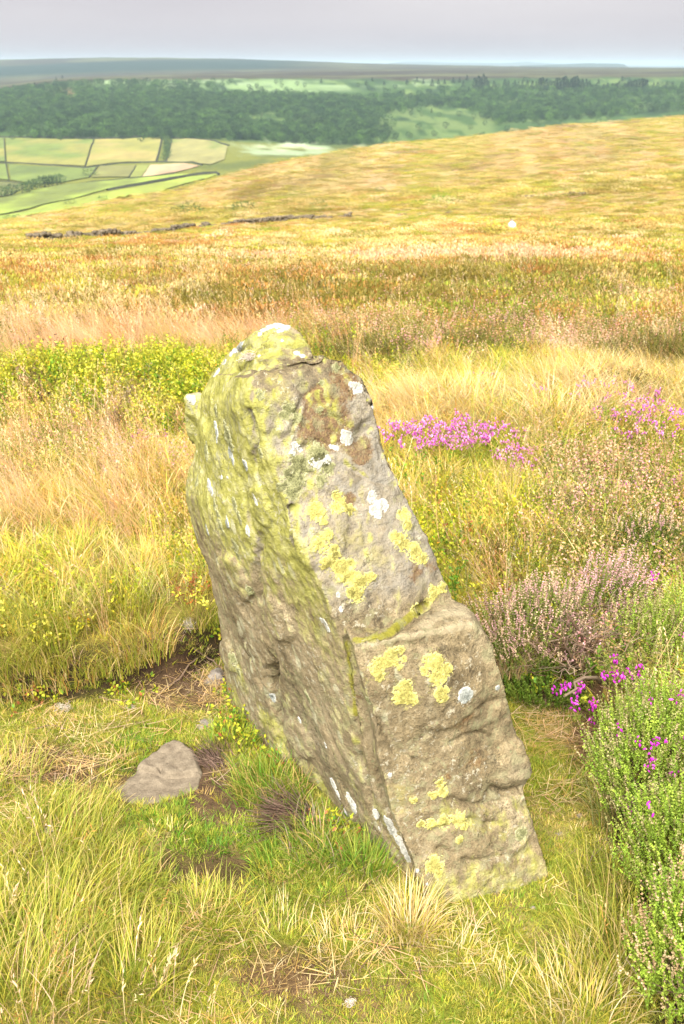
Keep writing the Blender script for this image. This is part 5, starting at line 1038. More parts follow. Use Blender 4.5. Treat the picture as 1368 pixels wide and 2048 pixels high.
def rock_from_grid(name, mat, outline, top, label, cat, step=.004, group=None):
    """a low rock in the turf: outline given as surveyed spots, top(x,y) its height above the turf"""
    pts = np.array([G(u, v)[:2] for u, v in outline]); x0, y0 = pts.min(0)-.02; x1, y1 = pts.max(0)+.02
    X, Y = np.meshgrid(np.arange(x0, x1, step), np.arange(y0, y1, step), indexing='ij'); sd = sdf_poly(X, Y, pts)+.004*fbm(X*40, Y*40, oct=3, seed=91)
    h = top(X, Y, sd, pts); Zt = H(X, Y)+np.where(sd < 0, h*np.clip(-sd/.012, 0, 1)**.5, -.02-.5*np.maximum(sd, 0)); na, nb_ = X.shape
    V = np.stack([X.ravel(), Y.ravel(), Zt.ravel()], 1); i, j = np.meshgrid(np.arange(na-1), np.arange(nb_-1), indexing='ij'); a = (i*nb_+j).ravel(); F = np.stack([a, a+nb_, a+nb_+1, a+1], 1)
    keep = (sd.ravel()[F] < .008).any(1); F = F[keep]
    nv = len(V); Vb = V.copy(); Vb[:, 2] = V[:, 2].min()-.03; 
    ed = {}
    for f in F:
        for k in range(4):
            e = (f[k], f[(k+1) % 4]); ed[e] = 1
    rim = [e for e in ed if (e[1], e[0]) not in ed]; sideF = np.array([[e[1], e[0], e[0]+nv, e[1]+nv] for e in rim])
    Fa = np.vstack([F, sideF, F[:, ::-1]+nv]); ids = np.unique(Fa); mp_ = np.zeros(2*nv, int); mp_[ids] = np.arange(len(ids)); V2 = np.vstack([V, Vb])[ids]; c = V2.mean(0); 
    me = mesh_np(name, V2-c, mp_[Fa], mat, None, True); o = link(bpy.data.objects.new(name, me)); o.location = tuple(c); return tag(o, label, cat, group)
def flat_top(X, Y, sd, pts):
    c = pts.mean(0); n = .006*fbm(X*28, Y*28, oct=4, seed=92)
    h = .022+.05*(Y-c[1])-.03*(X-c[0])                      # upper slab, tilted toward the hollow
    edge = Y-(c[1]-.012+.55*np.abs(X-c[0]-.006)*(X < c[0]+.006)+.10*(X-c[0])+n)     # broken front of the upper slab
    lower = .004+.04*(Y-c[1])-.02*(X-c[0])
    step = smooth(-.0035, .0015, edge); h = h*step+lower*(1-step)
    crack = np.abs(X-c[0]+.004+.5*(Y-c[1])+n*.8); h = h-.016*np.exp(-(crack/.0050)**2)*(Y < c[1]+.01)
    c2 = np.abs(Y-c[1]+.022-.25*(X-c[0])+n); h = h-.007*np.exp(-(c2/.0045)**2)*(X > c[0])
    return np.maximum(h+.0025*fbm(X*45, Y*45, oct=4, seed=93), .004)
rock_from_grid('flat_rock', M_FLAT, [(228,1582),(262,1552),(296,1522),(326,1500),(350,1491),(372,1497),(398,1518),(405,1548),(398,1578),(362,1592),(325,1604),(280,1610),(245,1602)], flat_top, 'flat grey brown rock with a crack, sunk in the turf left of the standing stone', 'rock', .0022)
def dome(hh): return lambda X, Y, sd, pts: hh*np.clip(-sd/(abs(sd.min())+1e-6), 0, 1)**.55+.002*fbm(X*60, Y*60, oct=3, seed=96)
for oc, hh, lb in (([(405,1368),(415,1350),(436,1340),(452,1346),(452,1364),(430,1372)], .03, 'small pale stone half hidden behind the left foot of the standing stone'), ([(385,1448),(408,1434),(432,1440),(430,1458),(400,1462)], .012, 'pale flat stone in the worn soil between the flat rock and the standing stone'), ([(272,1606),(290,1601),(300,1608),(288,1616)], .008, 'small white stone at the lower tip of the flat rock'),
    ([(1194,1488),(1208,1482),(1220,1489),(1208,1498)], .012, 'small grey stone at the edge of the heather, right of the standing stone'), ([(1148,1630),(1160,1625),(1168,1632),(1158,1638)], .008, 'small dark stone in the trodden grass, right of the stone'), ([(1108,1666),(1124,1662),(1130,1668),(1116,1673)], .006, 'flat grey pebble in the grass right of the stone foot'), ([(1158,1710),(1168,1706),(1174,1712),(1164,1718)], .007, 'dark pebble in the grass, furthest from the stone on its right'), ([(1056,1814),(1068,1810),(1074,1817),(1064,1821)], .007, 'dark pebble in the grass below the right corner of the stone')):
    rock_from_grid('small_stone', M_PEB, oc, dome(hh), lb, 'stone', .002, 'small stones lying in the hollow')
# ------------------------------------------------------------------ sheep's wool caught on the ground and on the stone
def wool(p, s, label, hang=False):
    o = tag(empty('wool_tuft', tuple(p)), label, 'wool', 'tufts of sheep wool'); pb = PB(); n = 90
    for k in range(n):
        a = U(0, 6.28, 3); r = s*rng.uniform(.2, 1); c0 = np.array([rng.normal(0, s*.35), rng.normal(0, s*.3), abs(rng.normal(0, s*.25))]); t = np.linspace(0, 1, 6)
        pts = c0+np.stack([np.cos(a[0]+t*3)*r*.5, np.sin(a[1]+t*3)*r*.4, np.sin(a[2]+t*4)*r*.2+(t*-r*1.5 if hang else 0)], 1); pts[:, 2] = np.maximum(pts[:, 2], 0) if not hang else pts[:, 2]
        tube(pb, pts, .0007, .0004, pick([srgb(236,228,212,.75), srgb(220,204,188,.7)], 1)[0], 3)
    t = part('fibres', pb, M_VEGP, o); t['kind'] = 'stuff'
for u, v, s, lb in ((127,1420,.022,'tuft of white wool on the worn ground near the left bank'), (262,1418,.014,'thin wisp of wool on the ground, right of the larger tuft'), (97,1666,.012,'small tuft of wool caught in the left tussock'), (700,2010,.012,'wisp of wool in the grass at the bottom edge')):
    wool(G(u, v)+np.array([0, 0, .004]), s, lb)
h_, _ = None, None
for u, v, s, lb in ((499, 722, .022, 'greyish wool lump caught on the top ledge of the standing stone'),):
    dd = Vector(ray(u, v)).normalized(); hh = STONE_BVH.ray_cast(Vector((0, 0, CAMZ)), dd)
    if hh[0] is not None: wool(np.array(hh[0])+np.array([0, 0, .004]), s, lb)
wool(G(376, 1262)+np.array([0, 0, .03]), .02, 'white wool hanging from the tussock on the bank, beside the stone', True)
# roots on the bank face
def root(pts, label, r=.004):
    q = np.array([G(u, v)+np.array([0, -.004, dz]) for u, v, dz in pts]); c = q[0].copy(); q -= c; t = np.linspace(0, 1, len(q)); tt = np.linspace(0, 1, 14); q = np.stack([np.interp(tt, t, q[:, k]) for k in range(3)], 1)+rng.normal(0, .0012, (14, 3)); pb = PB(); tube(pb, q, r, r*.45, srgb(176,150,126,.46), 6)
    o = bpy.data.objects.new('bare_root', pb.mesh('bare_root', M_VEGP)); o.location = tuple(c); link(o); tag(o, label, 'root', 'bare roots on the peat bank')
root([(315,1392,.004),(340,1375,.010),(362,1362,.012),(380,1340,.02),(398,1325,.02)], 'pale root curling out of the peat under the shaggy tussock')
root([(385,1300,.01),(405,1318,.02),(425,1330,.02),(446,1345,.01)], 'thin root crossing the dark bank against the stone', .003)
root([(200,1395,.004),(225,1402,.006),(255,1404,.006),(282,1398,.008)], 'thin pale root lying at the foot of the bank, left of the shaggy tussock', .0025)
root([(60,1460,.003),(100,1450,.004),(150,1462,.004)], 'dry twig on the worn ground near the left edge', .002)
# ------------------------------------------------------------------ far things: sheep, walls, fields, trees
def sheep():
    c = G(1023, 470); bm = bmesh.new()
    def ball(x, y, z, r, sx=1, sy=1, sz=1): bmesh.ops.create_icosphere(bm, subdivisions=3, radius=r, matrix=Matrix.Translation((x, y, z)) @ Matrix.Diagonal((sx, sy, sz, 1)))
    ball(0, 0, .50, .25, .95, 1.5, 1.0); ball(0, -.26, .54, .22); ball(0, .26, .50, .23); ball(0, -.45, .64, .11, 1, 1, 1.2)
    for sx in (-1, 1):
        for sy in (-1, 1):
            bmesh.ops.create_cone(bm, cap_ends=True, segments=8, radius1=.028, radius2=.05, depth=.42, matrix=Matrix.Translation((sx*.11, sy*.27, .20)))
    ball(0, .5, .5, .05, .7, 1, 1.6); me = bpy.data.meshes.new('tmp'); bm.to_mesh(me); bm.free(); me = remesh(me, .022, 3)
    co = get_co(me); no = get_no(me); f = smooth(.3, .4, co[:, 2]); me.vertices.foreach_set('co', (co+no*(f*.018*fbm(co[:, 0]*16, co[:, 1]*16, co[:, 2]*16, oct=3, seed=6))[:, None]).astype(np.float32).ravel())
    m, t, out = new_mat('fleece'); pb = N(t, 'ShaderNodeBsdfPrincipled'); pb.inputs['Roughness'].default_value = 1; t.links.new(ramp(t, noise_node(t, N(t, 'ShaderNodeNewGeometry').outputs['Position'], 20), [(.3, srgb(214,208,196,.7)), (.7, srgb(240,238,230,.8))]), pb.inputs['Base Color']); t.links.new(pb.outputs[0], out.inputs['Surface']); me.materials.clear(); me.materials.append(m)
    o = link(bpy.data.objects.new('sheep', me)); o.location = (c[0], c[1], c[2]-.02); o.scale = (.7, .7, .7); o.rotation_euler = (0, 0, math.pi-.1); tag(o, 'white sheep standing in the rough grass far out on the moor, right of the middle', 'sheep')
    m2, t2, o2 = new_mat('sheep_face'); p2 = N(t2, 'ShaderNodeBsdfPrincipled'); p2.inputs['Base Color'].default_value = (.12, .11, .10, 1); p2.inputs['Roughness'].default_value = .8; t2.links.new(p2.outputs[0], o2.inputs['Surface'])
    bm = bmesh.new(); bmesh.ops.create_icosphere(bm, subdivisions=2, radius=.085, matrix=Matrix.Translation((0, -.58, .76)) @ Matrix.Rotation(.5, 4, 'X') @ Matrix.Diagonal((.8, 1.5, .9, 1)))
    for sx in (-1, 1): bmesh.ops.create_icosphere(bm, subdivisions=1, radius=.045, matrix=Matrix.Translation((sx*.1, -.50, .80)) @ Matrix.Diagonal((1.4, .5, .5, 1)))
    mh = bpy.data.meshes.new('head'); bm.to_mesh(mh); bm.free(); mh.materials.append(m2); link(bpy.data.objects.new('head', mh), o)
sheep()
M_WALL = rock_mat('gritstone_wall', srgb(120,108,90,.34), srgb(170,156,132,.40), 1.2); M_WALLF = rock_mat('far_wall_stone', srgb(78,84,70,.22), srgb(110,112,92,.26), .4)
def polyline(pts, step):
    q = [G(u, v)[:2] for u, v in pts]; out = []
    for a, b in zip(q[:-1], q[1:]):
        n = max(1, int(np.linalg.norm(b-a)/step)); out += [a+(b-a)*k/n for k in range(n)]
    return np.array(out+[q[-1]])
def stones_mesh(name, P_, S_z, mat):
    """rough blocks, each an eight cornered stone of its own"""
    n = len(P_); cb = np.array([(x, y, z) for x in (-1, 1) for y in (-1, 1) for z in (-1, 1)], float)*.5
    V = cb[None]*S_z[:, None, :]*(1+rng.normal(0, .12, (n, 8, 3))); a = U(0, 6.28, n); ca, sa = np.cos(a)[:, None], np.sin(a)[:, None]
    V = np.stack([V[:, :, 0]*ca-V[:, :, 1]*sa, V[:, :, 0]*sa+V[:, :, 1]*ca, V[:, :, 2]], 2)+P_[:, None, :]
    f = np.array([(0, 1, 3, 2), (4, 6, 7, 5), (0, 4, 5, 1), (2, 3, 7, 6), (0, 2, 6, 4), (1, 5, 7, 3)]); F = (f[None]+(np.arange(n)*8)[:, None, None]).reshape(-1, 4)
    return mesh_np(name, V.reshape(-1, 3), F, mat)
def rubble_wall(pts, h, label, step=.26, gap=.1, s=.32):
    ln = polyline(pts, step); g = fbm(ln[:, 0]*.25, ln[:, 1]*.25, oct=3, seed=88); PP, SS = [], []; h = h*.78
    for k, (x, y) in enumerate(ln):
        hh = h*np.clip(.75+g[k]*1.3, .12 if rng.random() > gap else 0, 1.15); nr = int(round(hh/.17)); z0 = float(H(np.array([x]), np.array([y]))[0])
        for r_ in range(nr):
            for _ in range(2): PP.append((x+rng.normal(0, .12), y+rng.normal(0, .12), z0+.12+r_*.17)); SS.append((s*rng.uniform(.7, 1.2), s*rng.uniform(.6, 1.), .2*rng.uniform(.8, 1.3)))
    o = tag(empty('dry_stone_wall', (0, 0, 0)), label, 'dry stone wall', 'dry stone walls'); t = link(bpy.data.objects.new('stones', stones_mesh('stones', np.array(PP), np.array(SS), M_WALL)), o); t['kind'] = 'stuff'
rubble_wall([(60,491),(110,487),(180,480),(240,473),(300,468),(350,463),(420,457),(480,451),(540,446),(600,441),(640,438),(700,434)], .75, 'tumbled dry stone wall running across the near moor, left of the middle')
rubble_wall([(800,432),(880,428),(900,427)], .3, 'last scattered stones of the tumbled wall, right of the middle of the moor', gap=.5)
rubble_wall([(1055,400),(1090,397),(1120,395),(1165,393)], .7, 'short ruined wall high on the right side of the moor', .5, .2, .5)
def far_wall(pts, h, w_, label, name='field_wall', mat=None, cat='field wall'):
    h *= .62; w_ *= .6
    ln = polyline(pts, 6.); z = H(ln[:, 0], ln[:, 1]); tn = np.gradient(ln, axis=0); tn /= np.linalg.norm(tn, axis=1)[:, None]+1e-9; nn = np.stack([-tn[:, 1], tn[:, 0]], 1)*w_/2
    hh = h*(1+.25*fbm(np.arange(len(ln))*.5, np.zeros(len(ln)), oct=2, seed=3)); A = ln+nn; B = ln-nn
    V = np.concatenate([np.column_stack([A, z-1]), np.column_stack([A*.85+B*.15, z+hh]), np.column_stack([B*.85+A*.15, z+hh]), np.column_stack([B, z-1])]); n = len(ln); i = np.arange(n-1)
    F = np.vstack([np.stack([i+k*n, i+1+k*n, i+1+(k+1)*n, i+(k+1)*n], 1) for k in range(3)]); c = V[0].copy(); me = mesh_np(name, V-c, F, mat or M_WALLF); o = link(bpy.data.objects.new(name, me)); o.location = tuple(c); tag(o, label, cat, 'field boundaries in the valley')
for pts, h, w_, lb in (
 ([(-30,275),(60,275),(150,276),(200,278),(260,275),(320,273),(345,277),(400,280),(430,283),(458,292)], 2.6, 3, 'long boundary wall between the valley fields and the wood'),
 ([(-30,326),(40,327),(100,331),(170,336),(200,333),(240,327),(300,325),(350,325),(385,326),(405,331)], 2.0, 2.2, 'winding wall across the middle of the valley fields'),
 ([(8,277),(11,325),(18,362)], 2, 2, 'wall running down at the far left of the valley fields'), ([(187,279),(180,305),(170,335)], 2, 2, 'wall dividing the two largest pale fields'), ([(323,281),(318,305),(312,325)], 2.2, 4, 'overgrown wall on the left side of the scrubby lane'),
 ([(343,281),(338,305),(332,325)], 2.2, 4, 'overgrown wall on the right side of the scrubby lane'), ([(272,332),(265,344),(258,356)], 1.6, 1.6, 'short wall left of the pale pink field'), ([(195,334),(188,345),(178,356)], 1.6, 1.6, 'short wall in the green fields below the winding wall'),
 ([(215,382),(250,375),(300,367),(340,359),(380,352),(432,346),(438,351)], 3.2, 3, 'dark stone wall edging the bright green strip, nearest of the valley walls'), ([(-30,362),(20,364),(55,369)], 1.6, 1.6, 'short wall at the left edge below the fields'), ([(20,402),(60,395),(100,388),(125,385)], 1.4, 1.4, 'low wall in the bright green field at the lower left'), ([(130,370),(200,362),(290,354),(350,347)], 1.2, 1.2, 'low wall under the pink field')):
    far_wall(pts, h, w_, lb)
def field(pts, colr, label, k2=None):
    q = [G(u, v)[:2] for u, v in pts]; c = np.mean(q, 0); bm = bmesh.new(); vs_ = []
    for a, b in zip(q, q[1:]+q[:1]):
        for k in range(6): p = a+(b-a)*k/6; vs_.append(bm.verts.new((p[0], p[1], 0)))
    f = bm.faces.new(vs_); bmesh.ops.triangulate(bm, faces=[f]); 
    for _ in range(3): bmesh.ops.subdivide_edges(bm, edges=[e for e in bm.edges if e.calc_length() > 14], cuts=1, use_grid_fill=True)
    bmesh.ops.triangulate(bm, faces=bm.faces[:])
    co = np.array([v.co for v in bm.verts]); co[:, 2] = H(co[:, 0], co[:, 1])+.9
    for v, p in zip(bm.verts, co): v.co = p
    for f in bm.faces:
        if f.normal.z < 0: f.normal_flip()
    me = bpy.data.meshes.new('field'); bm.to_mesh(me); bm.free()
    n = fbm(co[:, 0]/50, co[:, 1]/90, oct=4, seed=int(pts[0][0])+200); C = np.asarray(colr)[None]*(1+.2*n[:, None]); 
    if k2 is not None: w_ = smooth(-.05, .35, n)[:, None]; C = C*(1-w_)+np.asarray(k2)[None]*w_
    set_col(me, 'col', C); me.materials.append(M_FIELD); o = link(bpy.data.objects.new('field', me)); tag(o, kind='structure')
m, t, out = new_mat('pasture'); M_FIELD = m
pb_ = N(t, 'ShaderNodeBsdfPrincipled'); pb_.inputs['Roughness'].default_value = 1; at_ = N(t, 'ShaderNodeAttribute', attribute_name='col'); ps_ = N(t, 'ShaderNodeNewGeometry').outputs['Position']
mpn = N(t, 'ShaderNodeMapping'); mpn.inputs['Scale'].default_value = (1, .35, 1); t.links.new(ps_, mpn.inputs['Vector'])
t.links.new(mixc(t, 1., at_.outputs['Color'], ramp(t, noise_node(t, mpn.outputs['Vector'], .06, 5, .65), [(.3, .78), (.7, 1.22)]), 'MULTIPLY'), pb_.inputs['Base Color']); t.links.new(pb_.outputs[0], out.inputs['Surface'])
fGY, fG, fB, fP = srgb(190,190,84,.27), srgb(152,178,68,.25), srgb(180,206,70,.36), srgb(230,210,160,.36)
field([(-60,278),(8,277),(10,324),(-60,324)], fG, '', fGY); field([(12,277),(186,280),(169,333),(14,325)], fGY, '', fG); field([(190,280),(320,275),(322,285),(311,324),(250,325),(173,334)], fGY, '', srgb(206,190,104,.30))
field([(345,280),(380,278),(430,284),(455,294),(449,320),(420,330),(400,328),(385,324),(334,325)], srgb(192,188,110,.30), '', fG); field([(18,331),(170,338),(193,335),(178,356),(125,366),(60,368),(22,361)], fG, '', srgb(130,156,60,.24)); field([(-60,330),(12,330),(17,361),(-60,358)], fG, '')
field([(200,333),(271,332),(257,355),(182,356)], srgb(170,172,86,.26), '', fG); field([(274,332),(300,331),(282,355),(260,356)], srgb(176,188,80,.28), ''); field([(301,331),(370,328),(400,333),(350,346),(284,355)], fP, '', srgb(216,180,140,.34))
field([(-60,412),(0,398),(75,380),(130,370),(200,364),(290,356),(350,350),(380,349),(330,358),(215,379),(150,398),(80,412),(-60,436)], fB, '', srgb(146,164,62,.26)); field([(220,385),(300,370),(380,355),(436,350),(420,356),(330,380),(250,400),(150,415),(60,436),(-60,446),(-60,438),(90,412)], fB, '', srgb(180,196,66,.30)); field([(-60,366),(20,367),(55,372),(20,392),(-60,400)], srgb(146,156,74,.25), '')
# trees
def crown_leaves(pb, n, rx, rz, z0, cols, conical=False, leaf=(.5, 1.1)):
    v = unit(rng.normal(0, 1, (n, 3)))
    if conical:
        h = U(0, 1, n)**1.3; tier = .75+.25*np.cos(h*38); a = U(0, 6.28, n); r = rx*(1-h)*tier*np.sqrt(U(.35, 1, n)); p = np.stack([np.cos(a)*r, np.sin(a)*r, z0+h*rz], 1); d = unit(np.stack([np.cos(a), np.sin(a), -.35+0*a], 1)+rng.normal(0, .3, (n, 3)))
    else:
        lump = 1+.35*fbm(v[:, 0]*2+rng.uniform(0, 9), v[:, 1]*2, v[:, 2]*2, oct=3, seed=14)*1.6; p = v*np.array([rx, rx, rz*.5])*(lump*U(.6, 1.02, n))[:, None]+np.array([0, 0, z0+rz*.5]); d = unit(v+rng.normal(0, .5, (n, 3)))
    leaves(pb, p, d, U(*leaf, n), U(leaf[0]*.6, leaf[1]*.6, n), pick(cols, n, None, .15))
cBT, cCT = [(.5, .5, .5), (.62, .62, .5), (.4, .42, .4)], [(.5, .5, .5), (.4, .42, .42)]
def tree_protos(kind, nv):
    out = []
    for i in range(nv):
        t = PB(); c = PB()
        if kind == 'broad':
            tube(t, [(0, 0, -.5), (.1, 0, 1.5), (0, .1, 4)], .28, .12, srgb(90,76,60,.4)*2, 5); crown_leaves(c, 260, 3.6, 6., 1.2, cBT)
        elif kind == 'conifer':
            tube(t, [(0, 0, -.5), (0, 0, 6), (0, 0, 13)], .25, .05, srgb(86,70,56,.4)*2, 5); crown_leaves(c, 420, 3.4, 14., .8, cCT, True, (.7, 1.5))
        else:
            tube(t, [(0, 0, -.3), (.05, 0, .5), (0, 0, 1.2)], .1, .05, srgb(90,76,60,.4)*2, 5); crown_leaves(c, 200, 2.0, 2.6, .0, cBT, False, (.25, .5))
        out.append((t.mesh('trunk', M_TREE), c.mesh('crown', M_TREE)))
    return out
TP = {k: tree_protos(k, 4) for k in ('broad', 'conifer', 'shrub')}
M_TBARK = M_TREE
def tinted_copy(kind):
    """crowns in a few leaf colours (vertex colours of the shared meshes)"""
    res = []
    cols = {'broad': [srgb(84,118,70,.32), srgb(104,134,76,.36), srgb(70,104,66,.28)], 'conifer': [srgb(52,80,50,.20), srgb(62,90,56,.22)], 'shrub': [srgb(116,150,62,.5), srgb(92,124,60,.44), srgb(110,128,70,.46)]}[kind]
    for tm, cm in TP[kind]:
        for k in cols:
            m = cm.copy(); a = m.attributes['col']; n = len(m.vertices); b = np.empty(n*4, np.float32); a.data.foreach_get('color', b); b = b.reshape(-1, 4); b[:, :3] *= (k*2)[None]; a.data.foreach_set('color', b.ravel()); m.materials.clear(); m.materials.append(M_TREEP); m.name = 'crown'
            t2 = tm; res.append((t2, m))
    return res
M_TREEP = veg_mat('tree_leaves', .12, .8, use_tint=False)
for kd in TP:
    for tm, cm in TP[kd]: tm.materials.clear(); tm.materials.append(M_TREEP)
TC = {k: tinted_copy(k) for k in TP}
def tree(kind, name, u, v, h, label, cat, group, pos=None, wide=1.):
    c = G(u, v) if pos is None else pos; base_h = {'broad': 7.2, 'conifer': 14.8, 'shrub': 2.6}[kind]; s = h/base_h
    o = tag(empty(name, (c[0], c[1], c[2]), rng.uniform(0, 6.28)), label, cat, group); o.scale = (s*wide, s*wide, s)
    tm, cm = TC[kind][rng.integers(len(TC[kind]))]; link(bpy.data.objects.new('trunk', tm), o); link(bpy.data.objects.new('crown', cm), o); return o
con = [(95,180,14),(120,165,12),(168,180,14),(260,175,14),(300,165,14),(325,175,16),(360,185,24),(385,178,18),(410,178,18),(445,172,18),(470,170,16),(485,190,22),(500,162,18),(530,190,30),(545,185,34),(555,190,32),(565,178,34),(575,185,30),(585,190,22),(607,190,22),(650,195,30),(665,195,26),(690,195,26),(705,190,20),(720,195,26),(740,195,26),(760,195,26),(775,195,22),(790,200,38),(800,200,40),(815,200,34),(830,200,30),(842,200,30),(855,200,38),(865,198,38),(880,200,40),(890,198,42),(900,200,34),(915,200,36),(925,200,42),(935,200,44),(945,200,34),(960,198,32),(975,195,30),(988,195,26),(1000,205,22),(1015,205,24),(1025,175,16),(1045,205,24),(1060,205,26),(1080,205,24),(1095,205,26),(1105,202,30),(1120,165,16),(1128,205,26),(1140,205,30),(1150,205,34),(1160,205,32),(1170,205,36),(1182,205,38),(1195,205,40),(1205,205,38),(1215,205,36),(1245,195,20),(1260,195,22),(1295,195,20),(1322,195,18),(1355,195,22),(1340,222,16),(1226,232,18),(484,272,14),(358,290,14)]
ORD = lambda k: ('first second third fourth fifth sixth seventh eighth ninth tenth'.split()+[str(q)+('th' if q < 14 else 'st' if q % 10 == 1 else 'nd' if q % 10 == 2 else 'rd' if q % 10 == 3 else 'th') for q in range(11, 99)])[k]
con.sort()
for k_, (x, y, h) in enumerate(con):
    u, v = 684+x/2, 80+y/2; c = G(u, v); tree('conifer', 'conifer_tree', 0, 0, h/2/FPX*np.hypot(c[0], c[1])*1.08, '%s dark conifer, %s from the left in the row along the far ridge' % ('tall' if h > 33 else 'small' if h < 21 else 'medium sized', ORD(k_)), 'conifer', 'conifers along the far ridge', c, 1.5)
for k_, (x, y, h) in enumerate(sorted(((1285,170,14),(1340,235,18),(1290,235,16),(175,245,16),(190,245,14),(195,190,10),(140,190,16),(225,160,10),(250,155,12),(265,215,12),(160,305,30),(620,185,12),(650,185,12),(30,345,16),(108,350,20),(955,395,24),(1215,325,20)))):
    u, v = x/2, 80+y/2; c = G(u, v); tree('conifer', 'conifer_tree', 0, 0, h/2/FPX*np.hypot(c[0], c[1])*1.1, 'lone dark conifer, %s from the left of those scattered over the wooded slope' % ORD(k_), 'conifer', 'scattered conifers on the wooded slope', c, 1.4)
for (u, v, h, lb) in ((140,410,4.5,'green bush on the edge of the bright field, left of the moor edge'),(205,402,4.2,'dark green bush where the moor meets the bright field'),(380,432,2.0,'bright green gorse patch in the middle of the moor, above the tumbled wall'),(358,431,1.6,'smaller green bush left of the bright gorse patch'),(490,424,2.0,'green bush on the moor to the right of the bright gorse patch'),(480,426,1.4,'low green bush touching the one right of the gorse patch'),(635,419,1.4,'pale green bush on the moor, above the stone top'),(880,412,1.6,'small round green bush on the moor, left of the sheep'),(912,410,1.0,'low green bush close to the small round one'),(853,281,2.6,'single dark bush on the skyline of the moor'),(18,440,3.2,'grey green bush at the left edge of the moor'),(35,437,2.6,'smaller bush beside the one at the left edge of the moor'),(760,383,1.2,'dark low bush in the brown patches of the hillside'),(180,353,7,'small tree by the wall in the middle fields')):
    tree('shrub', 'green_bush', u, v, h, lb, 'bush', 'bushes on the moor and its edge', None, 1.4)
for k_, (u, v) in enumerate(((4,395),(16,394),(26,391),(45,388),(55,386),(64,382),(72,379),(82,376),(90,375),(98,373),(106,372),(114,371),(122,369))):
    tree('broad', 'hedgerow_tree', u, v, 9.5, 'bluish tree, %s from the left in the hedgerow below the fields' % ORD(k_), 'tree', 'hedgerow trees at the lower left of the fields')
for k in range(12):
    tree('broad', 'lane_tree', rng.uniform(328, 338), 282+k*3.6, 8.5, 'small tree, %s from the top of the scrubby lane between the two pale fields' % ORD(k), 'tree', 'trees in the scrubby lane')
def wood():
    n = 42000; a = np.radians(U(-24, 24, n)); r = np.sqrt(U(1270**2, 2230**2, n)); x, y = r*np.sin(a), r*np.cos(a)
    lo, hi = row_at(11, x, y), row_at(13, x, y); f = (r-lo)/(hi-lo); k = (f > -.02) & (f < .93); x, y, f, r = x[k], y[k], f[k], r[k]
    az = np.degrees(np.arctan2(x, y)); dens = fbm(x/95, y/130, oct=4, seed=501)+.35*fbm(x/30, y/40, oct=2, seed=502)
    band = smooth(.0, .06, f)*(1-smooth(.52, .72, f))*(1-smooth(0, 6, az))*1.0 + .55*smooth(0, 6, az)*smooth(.1, .3, f)*(1-smooth(.6, .8, f)) + .5*smooth(.6, .75, f)*(1-smooth(.88, .93, f))*(1-smooth(-10, -5, az))
    for key in MINT[2:4]: band = band*(1-zw(x, y, key[0], .3, .3))
    p_ = np.clip(band*(.88+1.5*dens), 0.012, .8); k = U(0, 1, len(x)) < p_; x, y, f, p_ = x[k], y[k], f[k], p_[k]
    lone = np.argsort(p_)[:90]                         # the loosest standing ones are trees of their own
    rest = np.setdiff1d(np.arange(len(x)), lone); q = place(x, y)
    for i in lone: tree('broad', 'broadleaf_tree', 0, 0, rng.uniform(6, 9.5), 'single broadleaf tree standing loose on the far wooded slope', 'tree', 'loose trees on the far slope', q[i])
    cl = bpy.data.collections.new('wood_tree')
    for tm, cm in TP['broad']: cl.objects.link(bpy.data.objects.new('wood_tree', cm))
    c = pick([srgb(78,120,62,.28)*2, srgb(100,140,66,.38)*2, srgb(62,100,58,.20)*2, srgb(88,122,68,.33)*2], len(rest), None, .2)
    s = U(.9, 1.6, len(rest)); scatter('woodland', cl, q[rest], U(0, 6.28, len(rest)), s, c); print('wood', len(rest))
wood()
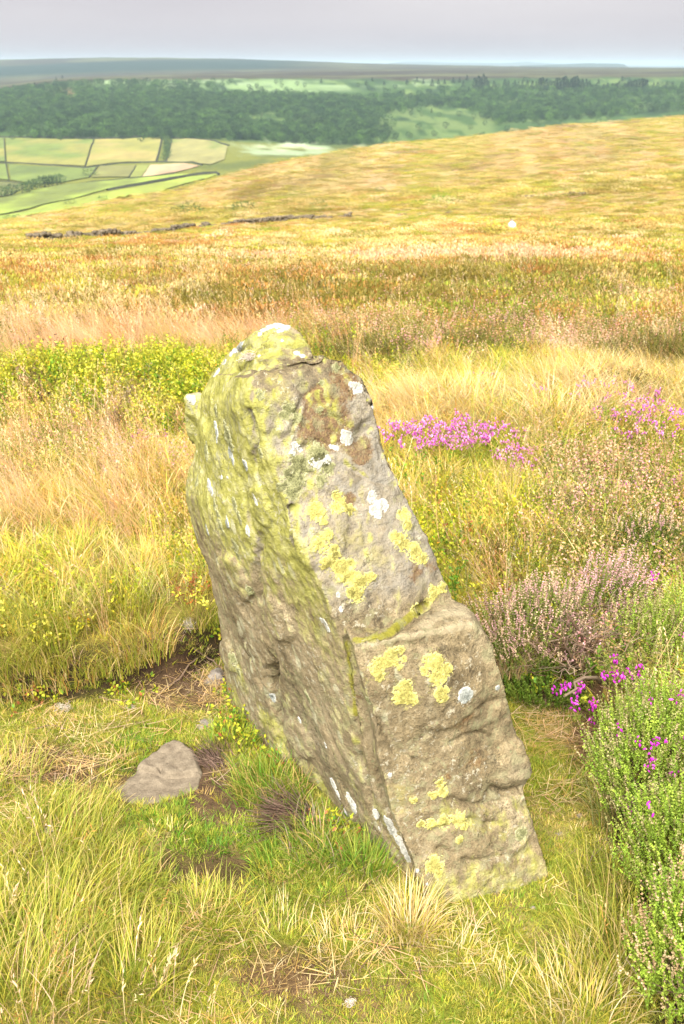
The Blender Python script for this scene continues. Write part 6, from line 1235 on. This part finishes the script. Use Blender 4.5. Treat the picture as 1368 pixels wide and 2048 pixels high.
def fell():
    """far hills near the horizon"""
    for pts, D, colr in (([(-200,131),(760,131),(790,124),(830,123),(900,125),(1000,126),(1060,123),(1100,127),(1180,131),(1600,132)], 14000, srgb(96,104,84,.2)), ([(1040,131),(1085,130),(1120,128.5),(1160,127),(1235,126.5),(1250,128),(1258,135),(1300,137)], 8200, srgb(60,84,56,.18))):
        q = np.array([P(u, v, D) for u, v in pts]); n = 60; uu = np.linspace(q[0, 0], q[-1, 0], n); zt = np.interp(uu, q[:, 0], q[:, 2])+4*fbm(uu/300, uu*0, oct=3, seed=2); V, F = [], []
        prof = [(-1400, -60, 0), (-700, None, .55), (-150, None, .93), (0, None, 1.), (500, None, .8), (1500, -60, 0)]
        for dy, z, f in prof:
            for k in range(n): V.append((uu[k]*(1+dy/D), D+dy, -60 if z is not None else -60+(zt[k]+60)*f))
        for a in range(len(prof)-1):
            for k in range(n-1): F.append((a*n+k, a*n+k+1, (a+1)*n+k+1, (a+1)*n+k))
        m, t, out = new_mat('far_hill'); pb = N(t, 'ShaderNodeBsdfPrincipled'); pb.inputs['Roughness'].default_value = 1; pb.inputs['Base Color'].default_value = (*colr, 1); t.links.new(pb.outputs[0], out.inputs['Surface'])
        tag(link(bpy.data.objects.new('hill', mesh_np('hill', np.array(V), np.array(F), m, None, True))), kind='structure')
fell()
# ------------------------------------------------------------------ haze
def build_haze():
    s, zb, zt = 24000.0, -130.0, 58.0
    V = np.array([(x, y, z) for x in (-s, s) for y in (-24000, 24000) for z in (zb, zt)], float)
    F = [(0, 1, 3, 2), (4, 6, 7, 5), (0, 4, 5, 1), (2, 3, 7, 6), (0, 2, 6, 4), (1, 5, 7, 3)]
    m, t, out = new_mat('haze'); pv = N(t, 'ShaderNodeVolumePrincipled')
    pv.inputs['Color'].default_value = (.54, .74, .87, 1); pv.inputs['Density'].default_value = 0.85e-4; pv.inputs['Anisotropy'].default_value = 0.1
    t.links.new(pv.outputs[0], out.inputs['Volume'])
    me = mesh_np('haze', V, F, m); tag(link(bpy.data.objects.new('haze', me)), kind='stuff')
build_haze()
